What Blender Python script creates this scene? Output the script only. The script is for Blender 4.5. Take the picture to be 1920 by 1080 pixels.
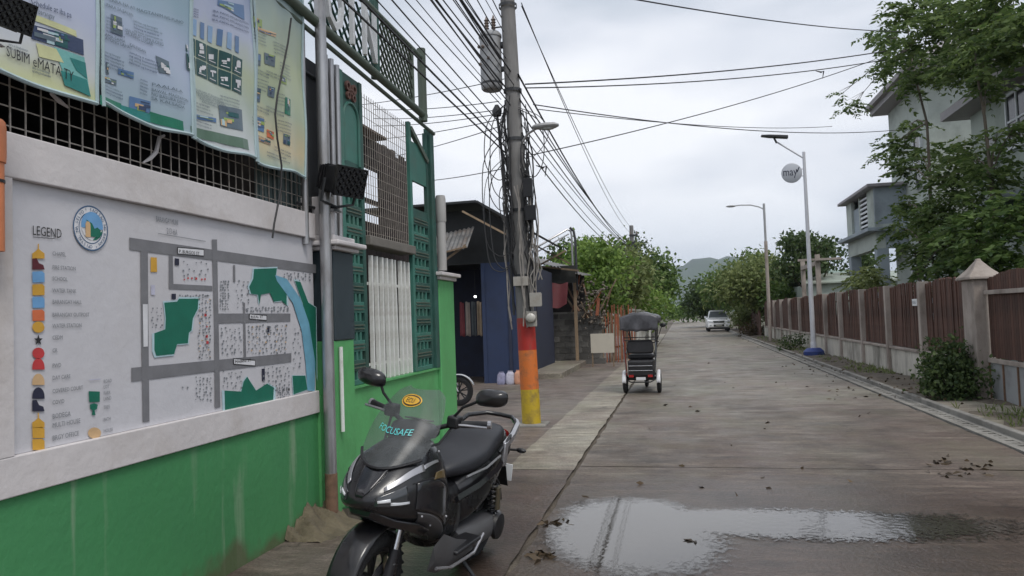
import bpy, math, random
import numpy as np
from mathutils import Matrix, Vector
R = math.radians
random.seed(7)
SC = bpy.context.scene
COL = SC.collection
for o in list(bpy.data.objects):
    bpy.data.objects.remove(o)

# ------------------------------------------------------------------ camera
F = 1400.0; H = 1.7                       # focal length in photo pixels, eye height in metres
_a = (1275 - 960) / F; _b = -(586 - 540) / F
Yc = np.array([_a, _b, 1.0]); Yc /= np.linalg.norm(Yc)
Uc = np.array([-.035, 1, .035 * _a - _b]); Uc /= np.linalg.norm(Uc)
Xc = np.cross(Uc, Yc)
if Xc[0] < 0: Xc = -Xc
M3 = np.stack([Xc, Yc, Uc])               # world = M3 @ (right, up, forward)
cam_d = bpy.data.cameras.new('camera'); cam = bpy.data.objects.new('camera', cam_d); COL.objects.link(cam)
cam_d.sensor_width = 36; cam_d.lens = F / 1920 * 36; cam_d.clip_start = .05; cam_d.clip_end = 20000
r_, u_, f_ = M3[:, 0], M3[:, 1], M3[:, 2]
cam.matrix_world = Matrix(((r_[0], u_[0], -f_[0], 0), (r_[1], u_[1], -f_[1], 0), (r_[2], u_[2], -f_[2], H), (0, 0, 0, 1)))
SC.camera = cam
SC.cycles.max_bounces = 7; SC.cycles.diffuse_bounces = 3; SC.cycles.glossy_bounces = 3; SC.cycles.transmission_bounces = 4; SC.cycles.transparent_max_bounces = 8
SC.render.resolution_x = 1024; SC.render.resolution_y = 576

# ------------------------------------------------------------------ sky, sun, exposure
SUN_EL, SUN_AZ = R(58), R(138)             # azimuth from +Y (down the road) towards +X
world = bpy.data.worlds.new('World'); SC.world = world; world.use_nodes = True
nt = world.node_tree; nt.nodes.clear()
def N(tree, typ, **kw):
    n = tree.nodes.new(typ)
    for k, v in kw.items():
        if k.startswith('i_'):
            key = k[2:]; n.inputs[int(key) if key.isdigit() else key.replace('_', ' ')].default_value = v
        else: setattr(n, k, v)
    return n
out = N(nt, 'ShaderNodeOutputWorld')
sky = N(nt, 'ShaderNodeTexSky', sky_type='NISHITA', sun_disc=False, sun_elevation=SUN_EL, sun_rotation=SUN_AZ)
bg1 = N(nt, 'ShaderNodeBackground'); bg1.inputs[1].default_value = .08
nt.links.new(sky.outputs[0], bg1.inputs[0])
tc = N(nt, 'ShaderNodeTexCoord')
mp = N(nt, 'ShaderNodeMapping'); mp.inputs['Scale'].default_value = (1.5, 1.5, 4.2); mp.inputs['Location'].default_value = (3.13, 4.49, 3.88)
nz = N(nt, 'ShaderNodeTexNoise', i_Scale=1.6, i_Detail=4.0, i_Roughness=.45)
nt.links.new(tc.outputs['Generated'], mp.inputs[0]); nt.links.new(mp.outputs[0], nz.inputs[0])
cr = N(nt, 'ShaderNodeValToRGB'); e = cr.color_ramp.elements
e[0].position = .34; e[0].color = (.34, .39, .45, 1); e[1].position = .62; e[1].color = (.72, .73, .76, 1)
m_ = cr.color_ramp.elements.new(.48); m_.color = (.55, .575, .63, 1)
nt.links.new(nz.outputs[0], cr.inputs[0])
sep = N(nt, 'ShaderNodeSeparateXYZ'); nt.links.new(tc.outputs['Generated'], sep.inputs[0])
mr = N(nt, 'ShaderNodeMapRange'); mr.inputs[1].default_value = .0; mr.inputs[2].default_value = .17; mr.inputs[3].default_value = .66; mr.inputs[4].default_value = 1.0
nt.links.new(sep.outputs[2], mr.inputs[0])
mx = N(nt, 'ShaderNodeMixRGB', blend_type='MULTIPLY'); mx.inputs[0].default_value = 1
nt.links.new(cr.outputs[0], mx.inputs[1])
cr2 = N(nt, 'ShaderNodeValToRGB'); e = cr2.color_ramp.elements
e[0].position = .0; e[0].color = (.64, .70, .79, 1); e[1].position = 1; e[1].color = (1, 1, 1, 1)
mr.inputs[3].default_value = 0
nt.links.new(mr.outputs[0], cr2.inputs[0]); nt.links.new(cr2.outputs[0], mx.inputs[2])
bg2 = N(nt, 'ShaderNodeBackground'); bg2.inputs[1].default_value = 1.0
nt.links.new(mx.outputs[0], bg2.inputs[0])
mxs = N(nt, 'ShaderNodeMixShader'); mxs.inputs[0].default_value = .93
nt.links.new(bg1.outputs[0], mxs.inputs[1]); nt.links.new(bg2.outputs[0], mxs.inputs[2]); nt.links.new(mxs.outputs[0], out.inputs[0])
sun_d = bpy.data.lights.new('sun', 'SUN'); sun_d.energy = 1.25; sun_d.angle = R(18); sun_d.color = (1, .96, .9)
sun = bpy.data.objects.new('sun', sun_d); COL.objects.link(sun)
sd = Vector((math.sin(SUN_AZ) * math.cos(SUN_EL), math.cos(SUN_AZ) * math.cos(SUN_EL), math.sin(SUN_EL)))
sun.rotation_euler = sd.to_track_quat('Z', 'Y').to_euler(); sun.location = (0, 0, 30)
SC.view_settings.view_transform = 'Standard'; SC.view_settings.look = 'None'
SC.view_settings.exposure = 0.60; SC.view_settings.gamma = 1.0

# ------------------------------------------------------------------ helpers
def _ray(x, y): return M3 @ np.array([(x - 960) / F, -(y - 540) / F, 1.0])
def G(x, y, z=0.0):
    d = _ray(x, y); t = (z - H) / d[2]; return (t * d[0], t * d[1], z)
def AX(x, y, X):                           # the point of the plane X = const that the photo shows there
    d = _ray(x, y); t = X / d[0]; return (X, t * d[1], H + t * d[2])
def AY(x, y, Y):
    d = _ray(x, y); t = Y / d[1]; return (t * d[0], Y, H + t * d[2])

def tag(o, label=None, cat=None, group=None, kind=None):
    if label: o['label'] = label
    if cat: o['category'] = cat
    if group: o['group'] = group
    if kind: o['kind'] = kind
    return o
def thing(name, label, cat, loc=(0, 0, 0), group=None, rz=0, rot=None):
    o = bpy.data.objects.new(name, None); COL.objects.link(o)
    o.empty_display_size = .2; o.location = loc
    o.rotation_euler = rot if rot else (0, 0, rz)
    return tag(o, label, cat, group)
def root_of(o):
    while o.parent: o = o.parent
    return o
def attach(o, parent, world=True):
    o.parent = parent
    if world and parent.type == 'EMPTY': o.matrix_parent_inverse = Matrix.Translation(-Vector(parent.location))
def copy_tree(o, parent=None):
    c = o.copy(); COL.objects.link(c); c.parent = parent
    if parent is not None: c.matrix_parent_inverse = o.matrix_parent_inverse.copy()
    for ch in list(o.children): copy_tree(ch, c)
    return c

class MB:
    def __init__(s): s.v = []; s.f = []
    def add(s, vs, fs):
        b = len(s.v); s.v += [tuple(map(float, v)) for v in vs]; s.f += [tuple(i + b for i in f) for f in fs]; return s
    def box(s, x0, x1, y0, y1, z0, z1):
        return s.add([(x0, y0, z0), (x1, y0, z0), (x1, y1, z0), (x0, y1, z0), (x0, y0, z1), (x1, y0, z1), (x1, y1, z1), (x0, y1, z1)],
                     [(0, 3, 2, 1), (4, 5, 6, 7), (0, 1, 5, 4), (1, 2, 6, 5), (2, 3, 7, 6), (3, 0, 4, 7)])
    def bar(s, p, q, w, h, up=(0, 0, 1)):
        p = Vector(p); q = Vector(q); d = (q - p).normalized(); u = Vector(up)
        if abs(d.dot(u)) > .98: u = Vector((1, 0, 0))
        a = d.cross(u).normalized() * (w / 2); b = a.cross(d).normalized() * (h / 2)
        vs = [p - a - b, p + a - b, p + a + b, p - a + b, q - a - b, q + a - b, q + a + b, q - a + b]
        return s.add(vs, [(0, 1, 2, 3), (4, 7, 6, 5), (0, 4, 5, 1), (1, 5, 6, 2), (2, 6, 7, 3), (3, 7, 4, 0)])
    def tube(s, pts, r, n=8, cap=True):
        pts = [Vector(p) for p in pts]; rs = r if isinstance(r, (list, tuple)) else [r] * len(pts)
        rings = []; up = None
        for i, p in enumerate(pts):
            d = (pts[min(i + 1, len(pts) - 1)] - pts[max(i - 1, 0)])
            d = d.normalized() if d.length > 1e-9 else Vector((0, 0, 1))
            if up is None:
                up = Vector((0, 0, 1)) if abs(d.z) < .9 else Vector((1, 0, 0))
            a = d.cross(up)
            if a.length < 1e-5: a = d.cross(Vector((1, 0, 0)))
            a.normalize(); up = a.cross(d).normalized()
            rings.append([p + a * (rs[i] * math.cos(2 * math.pi * k / n)) + up * (rs[i] * math.sin(2 * math.pi * k / n)) for k in range(n)])
        vs = [v for rg in rings for v in rg]; fs = []
        for i in range(len(rings) - 1):
            for k in range(n):
                k2 = (k + 1) % n
                fs.append((i * n + k, i * n + k2, (i + 1) * n + k2, (i + 1) * n + k))
        if cap:
            fs.append(tuple(range(n - 1, -1, -1))); fs.append(tuple((len(rings) - 1) * n + k for k in range(n)))
        return s.add(vs, fs)
    def lathe(s, prof, c=(0, 0, 0), n=16, axis='z', cap=True):
        vs = []; fs = []
        for (r, t) in prof:
            for k in range(n):
                a = 2 * math.pi * k / n; x, y = r * math.cos(a), r * math.sin(a)
                p = {'z': (x, y, t), 'y': (x, t, y), 'x': (t, x, y)}[axis]
                vs.append((c[0] + p[0], c[1] + p[1], c[2] + p[2]))
        for i in range(len(prof) - 1):
            for k in range(n):
                k2 = (k + 1) % n; fs.append((i * n + k, i * n + k2, (i + 1) * n + k2, (i + 1) * n + k))
        if cap:
            fs.append(tuple(range(n - 1, -1, -1))); fs.append(tuple((len(prof) - 1) * n + k for k in range(n)))
        return s.add(vs, fs)
    def loft(s, rings, cap=True):
        n = len(rings[0]); vs = [v for r in rings for v in r]; fs = []
        for i in range(len(rings) - 1):
            for k in range(n):
                k2 = (k + 1) % n; fs.append((i * n + k, i * n + k2, (i + 1) * n + k2, (i + 1) * n + k))
        if cap:
            fs.append(tuple(range(n - 1, -1, -1))); fs.append(tuple((len(rings) - 1) * n + k for k in range(n)))
        return s.add(vs, fs)
    def prism(s, poly, off):                # a flat polygon pushed by the vector off
        n = len(poly); o = Vector(off); a = [Vector(p) for p in poly]
        vs = a + [p + o for p in a]
        fs = [tuple(range(n)), tuple(range(2 * n - 1, n - 1, -1))] + [(i, n + i, n + (i + 1) % n, (i + 1) % n) for i in range(n)]
        return s.add(vs, fs)
    def grid(s, fn, nu, nv):
        vs = [fn(i / nu, j / nv) for j in range(nv + 1) for i in range(nu + 1)]
        fs = [(j * (nu + 1) + i, j * (nu + 1) + i + 1, (j + 1) * (nu + 1) + i + 1, (j + 1) * (nu + 1) + i) for j in range(nv) for i in range(nu)]
        return s.add(vs, fs)
    def ball(s, c, r, n=10, m=7):
        rx, ry, rz = r if isinstance(r, (tuple, list)) else (r, r, r)
        rings = []
        for j in range(m + 1):
            t = math.pi * (j + .02) / (m + .04); rings.append([(c[0] + rx * math.sin(t) * math.cos(2 * math.pi * k / n), c[1] + ry * math.sin(t) * math.sin(2 * math.pi * k / n), c[2] - rz * math.cos(t)) for k in range(n)])
        return s.loft(rings)
    def mesh(s, name, m, smooth=False):
        me = bpy.data.meshes.new(name); me.from_pydata(s.v, [], s.f); me.update()
        import bmesh
        bm = bmesh.new(); bm.from_mesh(me); bmesh.ops.recalc_face_normals(bm, faces=bm.faces); bm.to_mesh(me); bm.free()
        me.materials.append(m)
        if smooth:
            me.shade_smooth()
            try: me.set_sharp_from_angle(angle=R(smooth if smooth > 1 else 40))
            except Exception: pass
        return me
    def build(s, name, m, parent=None, smooth=False, world=True, bevel=0, solid=0, sub=0):
        o = bpy.data.objects.new(name, s.mesh(name, m, smooth)); COL.objects.link(o)
        if parent: attach(o, parent, world)
        if sub: md = o.modifiers.new('sub', 'SUBSURF'); md.levels = md.render_levels = sub
        if solid: md = o.modifiers.new('solid', 'SOLIDIFY'); md.thickness = solid
        if bevel: md = o.modifiers.new('bevel', 'BEVEL'); md.width = bevel; md.segments = 2; md.limit_method = 'ANGLE'
        return o

# materials ---------------------------------------------------------
_mats = {}
def c255(r, g, b):
    f = lambda u: (u / 255 / 12.92) if u / 255 <= .04045 else ((u / 255 + .055) / 1.055) ** 2.4
    return (f(r), f(g), f(b))
def pm(name, col, rough=.7, var=.15, scale=5., bump=.15, bscale=60., metal=0., dirt=None, dirt_amt=.0, dscale=1.2, rv=0., stretch=(1, 1, 1), spec=.5, alpha=None, coat=0.):
    """procedural Principled material: two octaves of colour variation, patchy dirt, fine relief"""
    if name in _mats: return _mats[name]
    m = bpy.data.materials.new(name); m.use_nodes = True; t = m.node_tree; L = t.links
    b = t.nodes['Principled BSDF']
    tc = N(t, 'ShaderNodeTexCoord'); mp = N(t, 'ShaderNodeMapping'); mp.inputs['Scale'].default_value = stretch
    L.new(tc.outputs['Object'], mp.inputs[0])
    nz = N(t, 'ShaderNodeTexNoise', i_Scale=scale, i_Detail=6., i_Roughness=.6); L.new(mp.outputs[0], nz.inputs[0])
    cr = N(t, 'ShaderNodeValToRGB'); e = cr.color_ramp.elements
    e[0].position = .28; e[1].position = .72
    e[0].color = (*[max(0, c * (1 - var)) for c in col], 1); e[1].color = (*[min(1, c * (1 + var)) for c in col], 1)
    L.new(nz.outputs[0], cr.inputs[0]); res = cr.outputs[0]
    if dirt:
        n2 = N(t, 'ShaderNodeTexNoise', i_Scale=dscale, i_Detail=8., i_Roughness=.65); L.new(mp.outputs[0], n2.inputs[0])
        r2 = N(t, 'ShaderNodeValToRGB'); q = r2.color_ramp.elements
        q[0].position = .48; q[0].color = (0, 0, 0, 1); q[1].position = .72; q[1].color = (dirt_amt,) * 3 + (1,)
        L.new(n2.outputs[0], r2.inputs[0])
        mx = N(t, 'ShaderNodeMixRGB'); L.new(r2.outputs[0], mx.inputs[0]); L.new(res, mx.inputs[1]); mx.inputs[2].default_value = (*dirt, 1); res = mx.outputs[0]
    if rv:
        oi = N(t, 'ShaderNodeObjectInfo'); mrg = N(t, 'ShaderNodeMapRange'); mrg.inputs[3].default_value = 1 - rv; mrg.inputs[4].default_value = 1 + rv
        L.new(oi.outputs['Random'], mrg.inputs[0])
        mu = N(t, 'ShaderNodeMixRGB', blend_type='MULTIPLY'); mu.inputs[0].default_value = 1; L.new(res, mu.inputs[1]); L.new(mrg.outputs[0], mu.inputs[2]); res = mu.outputs[0]
    L.new(res, b.inputs['Base Color'])
    b.inputs['Roughness'].default_value = rough; b.inputs['Metallic'].default_value = metal
    b.inputs['Specular IOR Level'].default_value = spec
    if coat: b.inputs['Coat Weight'].default_value = coat; b.inputs['Coat Roughness'].default_value = .08
    rr = N(t, 'ShaderNodeMapRange'); rr.inputs[3].default_value = max(.02, rough - .12); rr.inputs[4].default_value = min(1, rough + .12)
    L.new(nz.outputs[0], rr.inputs[0]); L.new(rr.outputs[0], b.inputs['Roughness'])
    if bump:
        n3 = N(t, 'ShaderNodeTexNoise', i_Scale=bscale, i_Detail=4.); L.new(mp.outputs[0], n3.inputs[0])
        bp = N(t, 'ShaderNodeBump', i_Strength=bump); bp.inputs['Distance'].default_value = .02
        L.new(n3.outputs[0], bp.inputs['Height']); L.new(bp.outputs[0], b.inputs['Normal'])
    if alpha is not None: b.inputs['Alpha'].default_value = alpha
    _mats[name] = m; return m

def leaf_mat(name, c0, c1, rough=.55, trans=.35):
    if name in _mats: return _mats[name]
    m = bpy.data.materials.new(name); m.use_nodes = True; t = m.node_tree; L = t.links
    b = t.nodes['Principled BSDF']; o = t.nodes['Material Output']
    g = N(t, 'ShaderNodeNewGeometry'); cr = N(t, 'ShaderNodeValToRGB'); e = cr.color_ramp.elements
    e[0].color = (*c0, 1); e[1].color = (*c1, 1)
    L.new(g.outputs['Random Per Island'], cr.inputs[0]); L.new(cr.outputs[0], b.inputs['Base Color'])
    b.inputs['Roughness'].default_value = rough; b.inputs['Specular IOR Level'].default_value = .3
    tr = N(t, 'ShaderNodeBsdfTranslucent'); L.new(cr.outputs[0], tr.inputs[0])
    mx = N(t, 'ShaderNodeMixShader'); mx.inputs[0].default_value = trans
    L.new(b.outputs[0], mx.inputs[1]); L.new(tr.outputs[0], mx.inputs[2]); L.new(mx.outputs[0], o.inputs[0])
    _mats[name] = m; return m

# text: a flat mesh whose (u,v) outline is sent through fn
def text_mesh(txt, size, fn, name, m, parent, align='LEFT', squash=1.0):
    cu = bpy.data.curves.new('t', 'FONT'); cu.body = txt; cu.size = size; cu.align_x = align; cu.resolution_u = 2
    ob = bpy.data.objects.new('t', cu); COL.objects.link(ob)
    bpy.context.view_layer.update()
    me = bpy.data.meshes.new_from_object(ob.evaluated_get(bpy.context.evaluated_depsgraph_get()))
    bpy.data.objects.remove(ob); bpy.data.curves.remove(cu)
    for v in me.vertices: v.co = fn(v.co.x * squash, v.co.y)
    me.name = name; me.materials.clear(); me.materials.append(m); me.update()
    o = bpy.data.objects.new(name, me); COL.objects.link(o); attach(o, parent); return o

# leaves --------------------------------------------------------------
def quads_mesh(name, V, m):
    """V: (n,4,3) array of leaf corners"""
    n = len(V); me = bpy.data.meshes.new(name)
    me.vertices.add(4 * n); me.vertices.foreach_set('co', V.reshape(-1).astype(np.float32))
    me.loops.add(4 * n); me.loops.foreach_set('vertex_index', np.arange(4 * n, dtype=np.int32))
    me.polygons.add(n); me.polygons.foreach_set('loop_start', np.arange(0, 4 * n, 4, dtype=np.int32)); me.polygons.foreach_set('loop_total', np.full(n, 4, np.int32))
    me.update(calc_edges=True); me.materials.append(m); return me
def leaf_cards(C, D, L, W, rng):
    """rhombic leaves: base C, direction D (n,3), length L, width W"""
    n = len(C); D = D / (np.linalg.norm(D, axis=1, keepdims=True) + 1e-9)
    rnd = rng.normal(size=(n, 3)); S = np.cross(D, rnd); S /= (np.linalg.norm(S, axis=1, keepdims=True) + 1e-9)
    Nn = np.cross(D, S); L = np.reshape(L, (-1, 1)) * np.ones((n, 1)); W = np.reshape(W, (-1, 1)) * np.ones((n, 1))
    V = np.stack([C, C + D * L * .45 + S * W * .5 + Nn * L * .06, C + D * L - Nn * L * .12, C + D * L * .45 - S * W * .5 + Nn * L * .06], 1)
    return V
def blob_leaves(blobs, dens, L, W, rng, droop=.25, shell=.55):
    """leaves in clumps spread through ellipsoids blobs=[(c,(rx,ry,rz))]; dens = leaves per clump set"""
    out = []
    for c, r in blobs:
        r = np.array(r, float); n = int(dens * (r[0] * r[1] + r[0] * r[2] + r[1] * r[2]) / 3) + 8
        k = max(5, n // 14)                                   # twigs
        d = rng.normal(size=(k, 3)); d /= np.linalg.norm(d, axis=1, keepdims=True)
        rad = (shell + (1.12 - shell) * rng.random((k, 1)) ** .7) * (.78 + .35 * rng.random((k, 1)))
        tw = np.array(c) + d * rad * r
        idx = rng.integers(0, k, n)
        sp = .16 * r.mean() + L * .8
        P = tw[idx] + rng.normal(size=(n, 3)) * sp * np.array([1, 1, .7])
        D = d[idx] * .6 + rng.normal(size=(n, 3)) * .7; D[:, 2] -= droop
        out.append(leaf_cards(P, D, L * (.6 + .8 * rng.random(n)), W * (.6 + .8 * rng.random(n)), rng))
    return np.concatenate(out)
def fronds(centers, n_per, spread, flen, leaflets, L, W, rng):
    """pinnate leaves (a rachis with two rows of leaflets) hung round twig ends"""
    Cs = []; Ds = []
    for c, rr in centers:
        n = max(3, int(n_per * rr * rr * 9))
        p = np.array(c) + rng.normal(size=(n, 3)) * np.array([rr, rr, rr * .75]) * .55 * spread
        d = rng.normal(size=(n, 3)); d[:, 2] = d[:, 2] * .4 - .1; d /= np.linalg.norm(d, axis=1, keepdims=True)
        fl = flen * (.6 + .7 * rng.random((n, 1)))
        side = np.cross(d, np.array([0, 0, 1.])); side /= np.linalg.norm(side, axis=1, keepdims=True) + 1e-9
        for j in range(leaflets):
            t = (j + .8) / leaflets
            base = p + d * fl * t + np.array([0, 0, -1.]) * fl * .35 * t * t
            for sg in (-1, 1):
                Cs.append(base); Ds.append(side * sg + d * .55 + rng.normal(size=(n, 3)) * .18 + np.array([0, 0, -.25]))
    C = np.concatenate(Cs); D = np.concatenate(Ds); n = len(C)
    return leaf_cards(C, D, L * (.7 + .6 * rng.random(n)), W * (.7 + .6 * rng.random(n)), rng)
def add_leaves(name, V, m, parent):
    o = bpy.data.objects.new(name, quads_mesh(name, V, m)); COL.objects.link(o)
    if parent: attach(o, parent)
    return o

# ------------------------------------------------------------------ materials
def road_material(name, col, red, crack=True):
    m = bpy.data.materials.new(name); m.use_nodes = True; t = m.node_tree; L = t.links; b = t.nodes['Principled BSDF']
    tc = N(t, 'ShaderNodeTexCoord'); geo = N(t, 'ShaderNodeNewGeometry')
    def noise(scale, det, st=(1, 1, 1), rg=.6):
        mp = N(t, 'ShaderNodeMapping'); mp.inputs['Scale'].default_value = st; L.new(geo.outputs['Position'], mp.inputs[0])
        n = N(t, 'ShaderNodeTexNoise', i_Scale=scale, i_Detail=det, i_Roughness=rg); L.new(mp.outputs[0], n.inputs[0]); return n.outputs[0]
    def ramp(src, p0, c0, p1, c1):
        r = N(t, 'ShaderNodeValToRGB'); q = r.color_ramp.elements; q[0].position = p0; q[0].color = (*c0, 1); q[1].position = p1; q[1].color = (*c1, 1); L.new(src, r.inputs[0]); return r.outputs[0]
    def mix(fac, a, c, mode='MIX'):
        x = N(t, 'ShaderNodeMixRGB', blend_type=mode)
        if isinstance(fac, float): x.inputs[0].default_value = fac
        else: L.new(fac, x.inputs[0])
        for k, s in ((1, a), (2, c)):
            if isinstance(s, tuple): x.inputs[k].default_value = (*s, 1)
            else: L.new(s, x.inputs[k])
        return x.outputs[0]
    g3 = lambda v: (v, v, v)
    base = ramp(noise(1.1, 9., (1, 1, 1)), .3, tuple(c * .68 for c in col), .7, tuple(c * 1.22 for c in col))
    base = mix(ramp(noise(.45, 6., (1, .7, 1)), .42, g3(0), .60, g3(.9)), base, red)
    base = mix(ramp(noise(3.2, 7., (.35, 1.8, 1), .7), .50, g3(0), .64, g3(.75)), base, tuple(min(1, c * 1.7) for c in col))       # worn laitance, brushed across the lane
    base = mix(ramp(noise(1.6, 8., (.5, 1.5, 1), .7), .53, g3(0), .68, g3(.85)), base, tuple(c * .42 for c in col))
    base = mix(ramp(noise(9., 6., (.3, 1.6, 1), .75), .50, g3(0), .62, g3(.5)), base, tuple(c * .5 for c in col)); base = mix(ramp(noise(14., 5., (.28, 1.5, 1), .75), .55, g3(0), .66, g3(.6)), base, tuple(min(1, c * 1.9) for c in col))   # scuffs and worn ridges across the lane                 # oil and mud
    base = mix(ramp(noise(42., 3.), .35, g3(.72), .65, g3(1.2)), base, base) if False else mix(1.0, base, ramp(noise(48., 5., (1, 1, 1), .75), .32, g3(.58), .68, g3(1.38)), 'MULTIPLY')
    base = mix(ramp(noise(.8, 5., (1.3, .6, 1)), .5, g3(0), .68, g3(.55)), base, (col[0] * .98, col[1] * 1.08, col[2] * .9))   # mossy olive patches
    damp = ramp(noise(.75, 7., (1, .55, 1), .65), .50, g3(0), .60, g3(.8)); base = mix(damp, base, mix(1.0, base, (.66, .62, .6), 'MULTIPLY'))
    vo = N(t, 'ShaderNodeTexVoronoi', feature='DISTANCE_TO_EDGE', i_Scale=.33); mpv = N(t, 'ShaderNodeMapping'); mpv.inputs['Scale'].default_value = (1, .6, 1)
    nd = N(t, 'ShaderNodeTexNoise', i_Scale=2.2, i_Detail=6.); L.new(geo.outputs['Position'], nd.inputs[0])
    va = N(t, 'ShaderNodeVectorMath', operation='MULTIPLY_ADD'); L.new(nd.outputs['Color'], va.inputs[0]); va.inputs[1].default_value = (.9, .9, 0); L.new(geo.outputs['Position'], va.inputs[2])
    L.new(va.outputs[0], mpv.inputs[0]); L.new(mpv.outputs[0], vo.inputs[0])
    ck = ramp(vo.outputs['Distance'], .0012, g3(1), .0045, g3(0)); gate_ = ramp(noise(.5, 3.), .5, g3(0), .6, g3(.8)); ckm = mix(1.0, ck, gate_, 'MULTIPLY')
    base = mix(ckm, base, (.03, .027, .024))
    rough = ramp(noise(1.6, 6.), .3, g3(.42), .7, g3(.72))
    if crack:
        # wet ground round the puddle: an ellipse with a ragged edge
        sp = N(t, 'ShaderNodeSeparateXYZ'); L.new(geo.outputs['Position'], sp.inputs[0])
        def math_(op, a, c):
            q = N(t, 'ShaderNodeMath', operation=op)
            for k, s in ((0, a), (1, c)):
                if isinstance(s, (int, float)): q.inputs[k].default_value = s
                else: L.new(s, q.inputs[k])
            return q.outputs[0]
        ex = math_('DIVIDE', math_('SUBTRACT', sp.outputs[0], .3), 3.6); ey = math_('DIVIDE', math_('SUBTRACT', sp.outputs[1], 5.9), 2.5)
        rr = math_('ADD', math_('MULTIPLY', ex, ex), math_('MULTIPLY', ey, ey))
        rr = math_('ADD', rr, math_('MULTIPLY', math_('SUBTRACT', noise(1.7, 6.), .5), 1.6))
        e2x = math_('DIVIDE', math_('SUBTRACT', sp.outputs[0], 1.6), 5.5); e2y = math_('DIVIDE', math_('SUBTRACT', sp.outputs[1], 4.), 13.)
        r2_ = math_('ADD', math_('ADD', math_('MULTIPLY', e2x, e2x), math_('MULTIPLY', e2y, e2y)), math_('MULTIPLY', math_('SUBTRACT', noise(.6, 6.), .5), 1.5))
        base = mix(ramp(r2_, .2, g3(1), 1.3, g3(0)), base, mix(1.0, base, (.60, .535, .51), 'MULTIPLY'))           # darker, redder tone over the near lane, fading out raggedly with distance
        wet = ramp(rr, .35, g3(1), 1.25, g3(0))
        base = mix(wet, base, mix(1.0, base, (.62, .56, .54), 'MULTIPLY'))
        rough = mix(wet, rough, (.34, .34, .34))
    L.new(base, b.inputs['Base Color']); L.new(rough, b.inputs['Roughness'])
    bp = N(t, 'ShaderNodeBump', i_Strength=.5); bp.inputs['Distance'].default_value = .015
    L.new(noise(26., 6.), bp.inputs['Height']); L.new(bp.outputs[0], b.inputs['Normal'])
    _mats[name] = m; return m
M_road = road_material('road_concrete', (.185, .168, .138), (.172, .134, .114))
M_strip = road_material('gutter_concrete', (.25, .228, .182), (.215, .175, .145), crack=False)
M_apron = road_material('apron_concrete', (.165, .14, .12), (.152, .115, .098))
M_dirt = pm('dirt', (.095, .078, .06), .95, .35, 3., .6, 30., dirt=(.16, .14, .11), dirt_amt=.7, dscale=2.2)
M_earth = pm('earth_ground', (.07, .065, .04), .95, .4, .6, .4, 8., dirt=(.05, .075, .025), dirt_amt=.8, dscale=.2)
M_white = pm('white_paint', c255(206, 201, 201), .6, .06, 3., .2, 18., dirt=c255(160, 148, 136), dirt_amt=.5, dscale=1.3)
M_panelw = pm('mural_white', c255(200, 199, 204), .6, .04, 2.5, .14, 18., dirt=c255(178, 172, 168), dirt_amt=.3, dscale=.9)
M_green = None
M_steel = pm('galvanised_steel', (.42, .42, .43), .38, .2, 9., .05, 60., metal=.75, dirt=(.16, .13, .10), dirt_amt=.6, dscale=4., stretch=(1, 1, .35))
M_rust = pm('rusty_steel', (.17, .10, .065), .85, .4, 12., .3, 80.)
M_darkmetal = pm('dark_metal', (.03, .032, .036), .5, .3, 8., .1, 60.)
M_black = pm('black_plastic', (.013, .013, .015), .42, .25, 6., .06, 90.)
M_teal = pm('teal_green_paint', c255(62, 116, 104), .5, .18, 5., .1, 50., dirt=c255(88, 104, 92), dirt_amt=.55, dscale=3.)
M_tealdk = pm('dark_teal_paint', c255(46, 86, 78), .55, .2, 5., .1, 50., dirt=c255(66, 76, 66), dirt_amt=.5, dscale=3.)
M_olive = pm('olive_grey_paint', c255(92, 104, 92), .55, .2, 6., .1, 50., dirt=c255(60, 54, 44), dirt_amt=.6, dscale=3.)
M_barw = pm('white_bar_paint', c255(222, 224, 220), .5, .06, 8., .08, 60., dirt=c255(130, 112, 92), dirt_amt=.5, dscale=5.)
M_conc = pm('weathered_concrete', (.235, .225, .205), .85, .2, 4., .3, 50., dirt=(.06, .058, .05), dirt_amt=.75, dscale=1.6, stretch=(1, 1, .5))
M_cable = pm('cable_black', (.018, .018, .02), .6, .2, 8., 0)

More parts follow.
